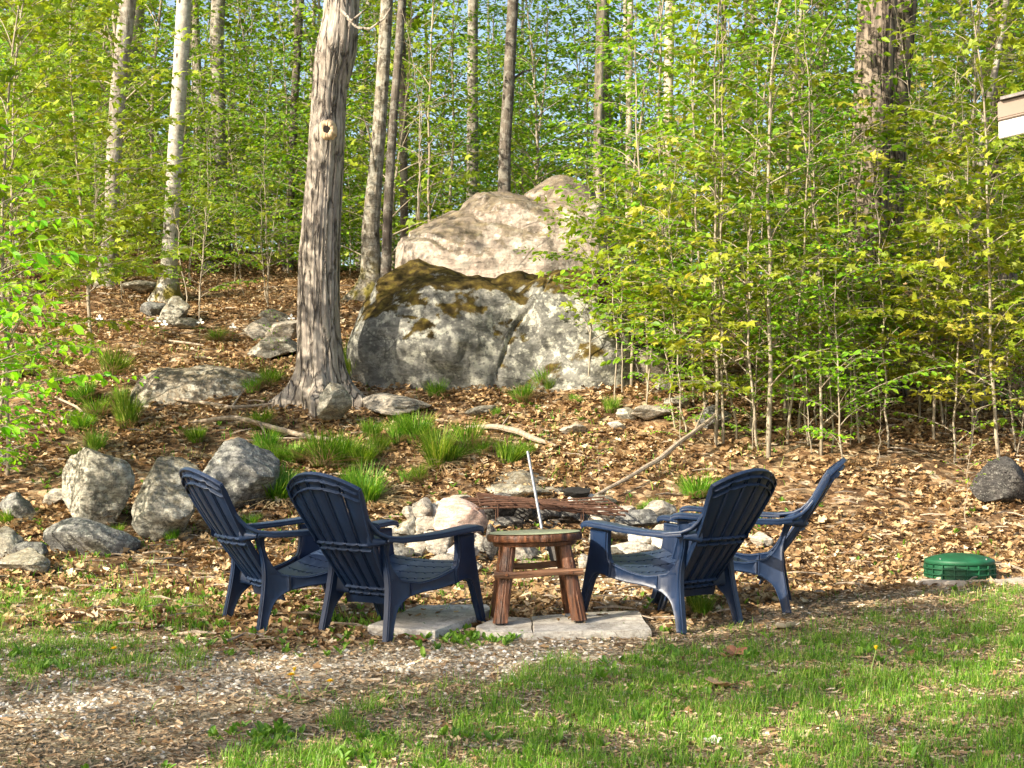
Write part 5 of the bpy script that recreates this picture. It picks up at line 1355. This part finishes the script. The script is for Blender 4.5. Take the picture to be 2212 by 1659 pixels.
def trunk(label, pts, d=None, mat='bark_grey', k=20, rows=90, ridge=.06, flare=1.5, top=7.5, seed=1, crown=0, csc=1.0, name="tree", group=None, roots=0, ridge_n=9.0, cmat='beech', limbs=(), rotc=None, knots=()):
    """tree whose trunk follows photo points (X, Y, width px), base first; d = distance of the base"""
    b = G(pts[0][0], pts[0][1]) if d is None else at(pts[0][0], pts[0][1], d)
    dd = b[1]; b[2] = float(gh(b[0], b[1])) if d is not None else b[2]
    Q = np.array([at(X, Y, dd) for X, Y, w in pts]); Q[0] = b; W = np.array([w for *_, w in pts]) * dd / F / 2
    dirn = (Q[-1] - Q[-2]) / (Q[-1][2] - Q[-2][2] + 1e-6); dirn[0] = np.clip(dirn[0], -.12, .12)
    Q = np.vstack([Q, Q[-1] + dirn * top * .5, Q[-1] + dirn * top]); W = np.append(W, [W[-1] * .8, W[-1] * .45])
    zz = np.linspace(b[2] - .25, Q[-1][2], rows); lowd = np.clip((zz - b[2]), 0, None)
    cx = np.interp(zz, Q[:, 2], Q[:, 0]); W_ = np.interp(zz, Q[:, 2], W)
    kk = np.hanning(7); kk /= kk.sum(); cx = np.convolve(np.pad(cx, 3, mode='edge'), kk, 'valid'); W_ = np.convolve(np.pad(W_, 3, mode='edge'), kk, 'valid')
    a = np.arange(k) * 2 * np.pi / k
    fl = 1 + (flare - 1) * np.exp(-lowd / (W[0] * 1.6 + .05))
    if roots: fl = fl[:, None] + (.75 * np.exp(-lowd / .16))[:, None] * np.clip(np.sin(a * roots + seed)[None], -.25, 1)
    else: fl = fl[:, None] + 0 * a[None]
    dirs = np.stack([np.cos(a), np.sin(a), 0 * a], -1)
    NP = np.stack([np.cos(a)[None] * 1.6 + 0 * zz[:, None], np.sin(a)[None] * 1.6 + 0 * zz[:, None], 0 * a[None] + zz[:, None] * .55], -1)
    rg = 1 - np.abs(fbm(NP * np.array([ridge_n * .35, ridge_n * .35, 1.0]) + seed * 3.1, seed, 3)) * 2.2
    rr = W_[:, None] * fl * (1 + ridge * rg + .05 * fbm(NP * .7, seed + 4, 2))
    for Xk, Yk, rk, hk in knots:
        kp = at(Xk, Yk, dd); ang = -math.pi / 2; da = ((a - ang + math.pi) % (2 * math.pi)) - math.pi
        dist2 = ((da[None] * W_[:, None]) ** 2 + (zz[:, None] - kp[2]) ** 2 * .7) / rk ** 2; rr = rr + hk * np.exp(-dist2) * (1 + .5 * fbm(NP * 3, seed + 7, 3))
    V = np.stack([cx[:, None] + np.cos(a)[None] * rr, b[1] + np.sin(a)[None] * rr, zz[:, None] + 0 * rr], -1).reshape(-1, 3) - b
    t = empty(name, b, label, "tree", group)
    o = link("trunk", np_mesh("trunk", V, [grid_faces(k, rows, True), (np.arange(k) + (rows - 1) * k)[None]], True), M[mat], t)
    topv = np.array([cx[-1], b[1], zz[-1]]) - b
    if crown is not None:
        for nm, me, mt in (("limbs", CROWN[crown][0], M[mat]), ("crown", CROWN[crown][1], M[cmat])):
            c = bpy.data.objects.new(nm, me); C.objects.link(c); c.parent = t
            if not me.materials: me.materials.append(mt)
            else: c.material_slots[0].link = 'OBJECT'; c.material_slots[0].material = mt
            c.location = topv - np.array([0, 0, 3.0 * csc]); c.scale = (csc,) * 3; c.rotation_euler = (0, 0, seed * 1.7)
    for L in limbs:
        m = MB(); P = np.array([at(X, Y, dd + oy) for X, Y, oy in L[0]]) - b; m.tube(P, np.interp(np.linspace(0, 1, len(P)), [0, 1], L[1]), 7); m.build("limb", M[mat], t, True)
    return t, b, dd
T1, b1, d1 = trunk("thick shaggy-barked tree with a round knothole, standing between boulders and rock face", [(697, 868, 92), (694, 800, 76), (688, 700, 76), (690, 560, 78), (700, 400, 72), (706, 290, 70), (710, 200, 68), (724, 120, 78), (735, 40, 70), (738, 0, 70)],
      mat='bark_shag', k=140, rows=700, ridge=.13, flare=1.55, seed=3, roots=5, ridge_n=16, csc=.9, knots=[(712, 296, .13, .06), (735, 110, .22, .05), (715, 215, .12, .02)], limbs=[([(752, 40, -.2), (772, 60, -.35), (800, 62, -.4), (830, 40, -.5), (845, 15, -.5)], (.018, .007)), ([(735, 20, -.18), (760, 45, -.34), (790, 20, -.4)], (.02, .008))])
def knothole():
    c = at(712, 290, d1) + np.array([0, -.262, 0]) - b1; k = 48; a = np.arange(k) * 2 * np.pi / k; V = []
    for r, y in ((.112, .075), (.095, .030), (.080, .004), (.062, -.004), (.045, -.002), (.034, .008)):
        w = r * (1 + (.30 if r > .07 else .10) * fbm(P3(np.cos(a) * 2, np.sin(a) * 2, r * 3), 4, 4)); y = y + .02 * fbm(P3(np.cos(a) * 3, np.sin(a) * 3, r * 9), 14, 3); V.append(np.stack([np.cos(a) * w * .88, y + 0 * a, np.sin(a) * w * (1.12 if r > .03 else 1)], -1))
    m = MB(); m.add(np.concatenate(V), grid_faces(k, len(V), True)); o = m.build("knot_rim", M['callus'], T1, True, loc=c)
    h = MB(); h.add(np.concatenate([np.stack([np.cos(a) * r, y + 0 * a, np.sin(a) * r], -1) for r, y in ((.040, .004), (.030, .003), (.001, .003))]), grid_faces(k, 3, True)); h.build("hollow_shade_disc", M['hole_shade'], o, True)  # shallow black disc paints the shade of a deep hole
knothole()
trunk("white speckled tree with a mossy foot, left of the shaggy tree", [(362, 655, 46), (364, 600, 34), (372, 450, 33), (380, 300, 33), (392, 120, 33), (398, 0, 31)], mat='bark_birch', k=40, rows=160, ridge=.02, flare=1.7, seed=5, roots=3, crown=1)
trunk("grey tree leaning right at the upper left", [(228, 622, 36), (240, 500, 30), (245, 350, 31), (255, 200, 33), (270, 60, 34), (276, 0, 34)], mat='bark_grey', seed=7, crown=1)
trunk("brown trunk right behind the grey leaning one", [(196, 505, 50), (215, 430, 32), (240, 300, 30), (275, 150, 30), (292, 50, 30), (300, 0, 30)], mat='bark_grey', seed=8, flare=1.6)
trunk("smooth straight grey trunk standing back, left of the shaggy tree", [(480, 560, 36), (477, 420, 30), (472, 250, 30), (468, 100, 30), (472, 0, 30)], d=27, mat='bark_grey', seed=9, flare=1.2, crown=1)
trunk("thin dark tree left of the shaggy tree", [(622, 520, 20), (630, 350, 17), (640, 150, 17), (648, 0, 18)], d=26, mat='bark_dark', seed=10, flare=1.3, ridge=.08)
trunk("mossy mottled tree leaning close right of the shaggy tree", [(792, 655, 56), (803, 600, 40), (800, 500, 36), (815, 330, 28), (828, 150, 27), (836, 0, 26)], mat='bark_mossy', k=48, rows=240, seed=11, ridge=.07, flare=1.6, roots=3, crown=1, limbs=[([(818, 420, 0), (800, 300, -.2), (785, 250, -.3)], (.02, .008))])
trunk("second mottled dark trunk at the left shoulder of the rock", [(832, 560, 24), (838, 450, 20), (850, 250, 18), (862, 100, 18), (868, 0, 17)], d=21.5, mat='bark_dark', seed=12)
trunk("straight dark tree standing above the rock's left part", [(874, 520, 18), (872, 350, 16), (868, 150, 16), (870, 0, 15)], d=24, mat='bark_dark', seed=13)
trunk("dark tree standing behind the top of the pink rock", [(1086, 420, 30), (1090, 330, 25), (1098, 200, 24), (1104, 80, 23), (1108, 0, 22)], d=23.5, mat='bark_dark', seed=14, ridge=.09, crown=1, limbs=[([(1095, 180, 0), (1130, 155, .1), (1150, 150, .1)], (.025, .01))])
trunk("pale patchy tree above the right end of the pink rock", [(1291, 420, 20), (1290, 330, 18), (1294, 150, 18), (1300, 0, 18)], d=24, mat='bark_pale', seed=15, crown=1)
trunk("slim pale tree right of the patchy one above the rock", [(1358, 430, 16), (1358, 330, 14), (1360, 150, 13), (1362, 0, 12)], d=26, mat='bark_pale', seed=16)
trunk("pale yellowish trunk right of the boulder with peeling patches", [(1446, 745, 30), (1443, 600, 22), (1442, 450, 21), (1443, 250, 20), (1446, 100, 21), (1448, 0, 21)], mat='bark_pale', k=32, rows=150, seed=17, crown=1)
trunk("thick furrowed trunk, left one of the double tree on the right", [(1868, 828, 92), (1868, 700, 78), (1872, 500, 80), (1882, 300, 80), (1890, 120, 78), (1896, 0, 78)], mat='bark_brown', k=96, rows=360, ridge=.09, seed=18, ridge_n=18, roots=4, crown=0)
trunk("brown furrowed trunk, right one of the double tree on the right", [(1908, 810, 70), (1915, 650, 56), (1922, 450, 56), (1932, 250, 56), (1945, 60, 58), (1950, 0, 58)], d=18.3, mat='bark_brown', k=64, rows=260, ridge=.08, seed=19, ridge_n=16, crown=None)
trunk("broad reddish-brown trunk far back at the right edge", [(2150, 595, 74), (2140, 450, 60), (2150, 250, 58), (2165, 60, 58), (2168, 0, 58)], d=25, mat='bark_brown', k=48, rows=160, ridge=.07, seed=20, crown=1)
trunk("slim smooth grey tree with forked branches near the right edge", [(2112, 860, 26), (2110, 650, 20), (2108, 500, 18), (2120, 300, 16), (2150, 150, 15), (2175, 0, 14)], mat='bark_grey', k=20, rows=80, ridge=.01, seed=21, crown=1, limbs=[([(2109, 560, 0), (2150, 490, .2), (2200, 460, .3)], (.03, .012)), ([(2112, 540, 0), (2085, 480, .1), (2060, 440, .2)], (.02, .008))])
trunk("pale sunlit thin trunk in the middle of the right thicket", [(1628, 900, 20), (1625, 700, 16), (1622, 500, 15), (1622, 300, 14), (1626, 0, 12)], d=19.5, mat='bark_pale', seed=22, crown=1)
# further trunks in the depth of the wood
rr_ = random.Random(4); far_items = []
for i in range(30):
    d = rr_.uniform(27, 60); px = rr_.uniform(-150, 2380); w = rr_.uniform(.08, .26) * F / d; x = (px - CX) / F * d; zb = float(gh(x, d)); Yb = proj(x, d, zb)[1]
    ln = rr_.uniform(-22, 22)
    tt_ = trunk("grey tree trunk far back in the woods", [(px, float(Yb), w), (px + ln * .3, Yb - 260, w * .85), (px + ln, 0, w * .75)], d=d, mat=rr_.choice(['bark_grey', 'bark_dark', 'bark_pale', 'bark_grey']), k=10, rows=24, ridge=.03, seed=30 + i, crown=i % 2,
          csc=rr_.uniform(.8, 1.3), top=rr_.uniform(3, 7), group="trunks far back in the woods", cmat='beech'); far_items.append((tt_[0], px, 0))
rank_labels(far_items, TMARKS, "thin far trunk, {ord} on the {side} of the {mark}")
# unseen trees added outside the frame, towards the sun, to cast shade on the yard
for i, (x, y, h, cb, cs) in enumerate([(-11.9, .5, 9.2, 5.0, .8), (-24, -3, 12, 7.5, .9), (-19, 14, 12, 7.5, .9), (-7.4, 1.7, 7.6, 5.0, .5), (-8.6, .8, 8.2, 6.0, .5), (-6.0, .5, 6.6, 4.6, .42)]):
    z = float(gh(x, y)); Xb, Yb = 0, 0
    t = empty("tree", (x, y, z), "added leafy shade tree outside the view, number %s from the camera on the left" % ["one", "two", "three", "four", "five", "six", "seven", "eight"][i], "tree", "added shade trees outside the left of the view")
    m = MB(); hs = np.linspace(-.2, h, 14); m.tube(np.stack([.12 * np.sin(hs * .4 + i), .1 * np.cos(hs * .5 + i), hs], -1), np.linspace(.2, .06, 14), 12); m.build("trunk", M['bark_grey'], t, True)
    for nm, me in (("limbs", CROWN[i % 2][0]), ("crown", CROWN[i % 2][1])):
        c = bpy.data.objects.new(nm, me); C.objects.link(c); c.parent = t; c.location = (0, 0, cb); c.scale = (cs,) * 3; c.rotation_euler = (0, 0, i)

# ---------------------------------------------------------------- grass tufts, flowers, single leaves
def tuft_mesh(seed, n, h, dead=False):
    r_ = np.random.default_rng(seed); a = r_.random(n) * 6.283; q = r_.random(n) ** .5 * .07
    P = np.stack([np.cos(a) * q, np.sin(a) * q, -.01 + 0 * a], -1)
    V, Fs = blades(P, h * (.55 + .5 * r_.random(n)), .004 + .0035 * r_.random(n), .04 + .22 * r_.random(n), a + r_.normal(0, .6, n), .05 + .40 * r_.random(n) + (1.3 if dead else 0))
    return np_mesh("blades", V, Fs)
TG = [tuft_mesh(301, 300, .31), tuft_mesh(302, 220, .25), tuft_mesh(303, 340, .38)]
TD = [tuft_mesh(304, 120, .20, True), tuft_mesh(305, 90, .16, True)]
tufts = [(275, 925, 2, 1.1), (265, 880, 2, .9), (240, 815, 0, 1.1), (185, 868, 0, 1.0), (210, 905, 1, 1.0), (175, 930, 0, .9), (30, 815, 0, .9), (120, 830, 1, .9), (205, 975, 1, .8), (180, 1000, 0, .8),
 (583, 835, 0, 1.0), (545, 850, 1, .9), (765, 822, 2, 1.0), (755, 800, 0, 1.0), (562, 925, 0, .9), (425, 955, 1, .8), (468, 740, 0, .8), (640, 1000, 0, 1.0), (600, 1000, 1, 1.0), (575, 985, 0, .8), (700, 1010, 0, 1.1), (735, 1008, 2, .9), (780, 1010, 0, 1.0), (765, 995, 1, 1.0),
 (815, 985, 0, .9), (860, 960, 2, .8), (900, 955, 0, 1.0), (925, 960, 1, 1.0), (870, 925, 0, .8), (800, 945, 0, .7), (950, 1010, 2, .9), (975, 1000, 0, .9), (905, 1045, 0, .9), (880, 1045, 1, .8), (1010, 975, 0, .9), (1095, 1000, 0, .8), (1110, 990, 1, .8), (1140, 985, 0, .6),
 (790, 1085, 0, 1.0), (760, 1060, 1, 1.0), (600, 1075, 0, 1.0), (615, 1055, 1, .9), (215, 1130, 0, .8), (205, 1120, 1, .8), (375, 1170, 1, .6), (250, 1160, 1, .5), (1180, 840, 1, .9), (1185, 845, 0, .7), (1130, 870, 0, .7), (945, 860, 1, .9), (1075, 900, 1, .6), (1505, 1075, 1, 1.1), (1500, 1320, 0, .62),
 (1515, 1330, 1, .7), (20, 1130, 1, .8), (540, 1140, 1, .6), (1240, 870, 1, .7), (1320, 890, 1, .7), (1040, 985, 1, .8), (1560, 1050, 1, .5), (1420, 1110, 1, .7), (1395, 1105, 0, .5)]
tuft_items = []
for i, (X, Y, k, sc) in enumerate(tufts):
    g = G(X, Y); t = empty("grass_tuft", g, "clump of fresh green grass on the leaf-covered slope", "grass tuft", "grass tufts on the slope", random.random() * 6.28); q_ = sc * random.uniform(.75, 1.25); t.scale = (q_ * random.uniform(1.0, 1.6), q_ * random.uniform(1.0, 1.6), q_ * random.uniform(.8, 1.15)); t.rotation_euler[0] = random.uniform(.0, .35); tuft_items.append((t, X, Y))
    o = bpy.data.objects.new("blades", TG[k]); C.objects.link(o); o.parent = t
    if not TG[k].materials: TG[k].materials.append(M['tuft'])
    if 1:
        dm = TD[i % 2]; o = bpy.data.objects.new("dead_blades", dm); C.objects.link(o); o.parent = t
        if not dm.materials: dm.materials.append(M['deadgrass'])

rank_labels(tuft_items, [(275, 880, "left flat shelf"), (195, 1100, "leftmost tall boulder"), (505, 1050, "dark grey boulder"), (697, 860, "foot of the shaggy tree"), (690, 950, "forked dead branch"), (870, 960, "tuft bank above the second chair"),
    (1100, 940, "pale dead branch"), (1000, 850, "foot of the mossy boulder"), (1470, 1110, "third chair's backrest"), (690, 1150, "second chair's backrest"), (1500, 1340, "third chair's legs"), (1300, 880, "right end of the boulder"), (1140, 1000, "shovel handle")],
    "grass clump, {ord} on the {side} side of the {mark}")
def flower_petals(n, r, w, cup, seed=0):
    m = MB()
    for i in range(n):
        a = i * 2 * np.pi / n; c, s_ = math.cos(a), math.sin(a); T = np.array([[0, 0, 0], [-w * .5, r * .55, cup * .6], [0, r, cup], [w * .5, r * .55, cup * .6]])
        m.add(T @ np.array([[c, s_, 0], [-s_, c, 0], [0, 0, 1]]), np.array([[0, 3, 2, 1]]))
    return m
for X, Y, h, lab in [(234, 1434, .075, "open dandelion in the grass strip at the left"), (652, 1520, .13, "dandelion leaning on a long stem in the gravel"), (700, 1502, .06, "short dandelion right of the leaning one"), (622, 1512, .13, "closed dandelion on a long stem left of the leaning one"),
                     (1880, 1478, .16, "tall thin dandelion stalk standing on the right lawn")]:
    g = G(X, Y); t = empty("dandelion", g, lab, "flower"); lean = .03 if X != 652 else -.05
    m = MB(); P = np.array([[0, 0, -.005], [lean * .3, 0, h * .5], [lean, 0, h]]); m.tube(P, .0028, 6); m.build("stem", M['flowerstem'], t, True)
    m = MB()
    for q, (r, w, cup) in enumerate(((.026, .008, .004), (.020, .008, .010), (.012, .007, .014)) if X not in (622, 1880) else ((.012, .007, .022), (.008, .006, .024))):
        f = flower_petals(14, r, w, cup); v = np.concatenate(f.V) + P[-1] + np.array([0, 0, .002]); m.add(v, [np.concatenate(k) for k in f.F.values()])
    m.build("bloom", M['yellow'], t)
    m = flower_petals(7, .08, .022, .02); m.build("leaf_rosette", M['weed'], t)
for X, Y, lab in [(352, 735, "white trillium nearest the left shelf, left one of three"), (626, 722, "white trillium on the ledge left of the shaggy tree"), (500, 742, "lone white trillium above the flat rock shelf"),
                  (337, 728, "white trillium just below the white speckled tree's stones"), (212, 722, "white trillium far left in the shade"), (430, 730, "white trillium in the middle of the slope left of the shaggy tree")]:
    g = G(X, Y); t = empty("trillium", g, lab, "flower"); m = MB(); m.tube([(0, 0, -.01), (.01, 0, .12), (.02, -.02, .2)], .003, 5); m.build("stem", M['flowerstem'], t, True)
    m = flower_petals(3, .11, .09, -.01); o = m.build("leaves", M['weed'], t, loc=(.01, 0, .13)); m = flower_petals(3, .055, .042, .02, 1); o = m.build("petals", M['petal'], t, loc=(.02, -.02, .2)); o.rotation_euler = (rad(55), 0, rad(8))
def big_leaf(X, Y, s, lab, rz, col):
    g = G(X, Y); nu = 15; u, v = np.meshgrid(np.linspace(-1, 1, nu), np.linspace(-1, 1, nu)); an = np.arctan2(v, u); r = np.maximum(np.abs(u), np.abs(v))
    lob = .62 + .38 * np.abs(np.cos(an * 2.5 + .6)) ** .7; x = np.cos(an) * r * lob; y = np.sin(an) * r * lob
    z = .35 * x * x + .22 * np.abs(y) + .14 * fbm(P3(x * 2, y * 2, X), 3, 3); top = np.stack([x, y, z], -1) * s
    m = MB(); m.slab(top, top - np.array([0, 0, .0012]), nu, nu); o = m.build("dry_leaf", M[col], None, True, loc=g + np.array([0, 0, .012])); o.rotation_euler = (rad(12), rad(-8), rz); setp(o, lab, "leaf")
M['leaf_russet'] = simple("russet_leaf", (.27, .12, .06), .8, 0, .3, 20, .4); M['leaf_tan'] = simple("tan_leaf", (.38, .24, .13), .8, 0, .3, 20, .4); M['leaf_pale'] = simple("pale_leaf", (.62, .57, .48), .8, 0, .2, 20, .4)
big_leaf(1590, 1418, .075, "curled russet leaf on the lawn below the third chair", 1, 'leaf_russet'); big_leaf(1555, 1488, .085, "large folded tan leaf lying on the lawn", 2.4, 'leaf_tan'); big_leaf(1570, 1425, .05, "small tan leaf touching the russet one on the lawn", 3, 'leaf_tan')
big_leaf(1540, 1610, .04, "pale curled leaf at the bottom of the lawn", .4, 'leaf_pale'); big_leaf(1700, 1362, .08, "pale tattered leaf in the grass below the edge-on chair", 4, 'leaf_pale'); big_leaf(860, 1302, .08, "white dried leaf behind the left paving slab", 1.4, 'leaf_pale'); big_leaf(905, 1390, .06, "orange brown leaf in front of the left slab", 2, 'leaf_russet')
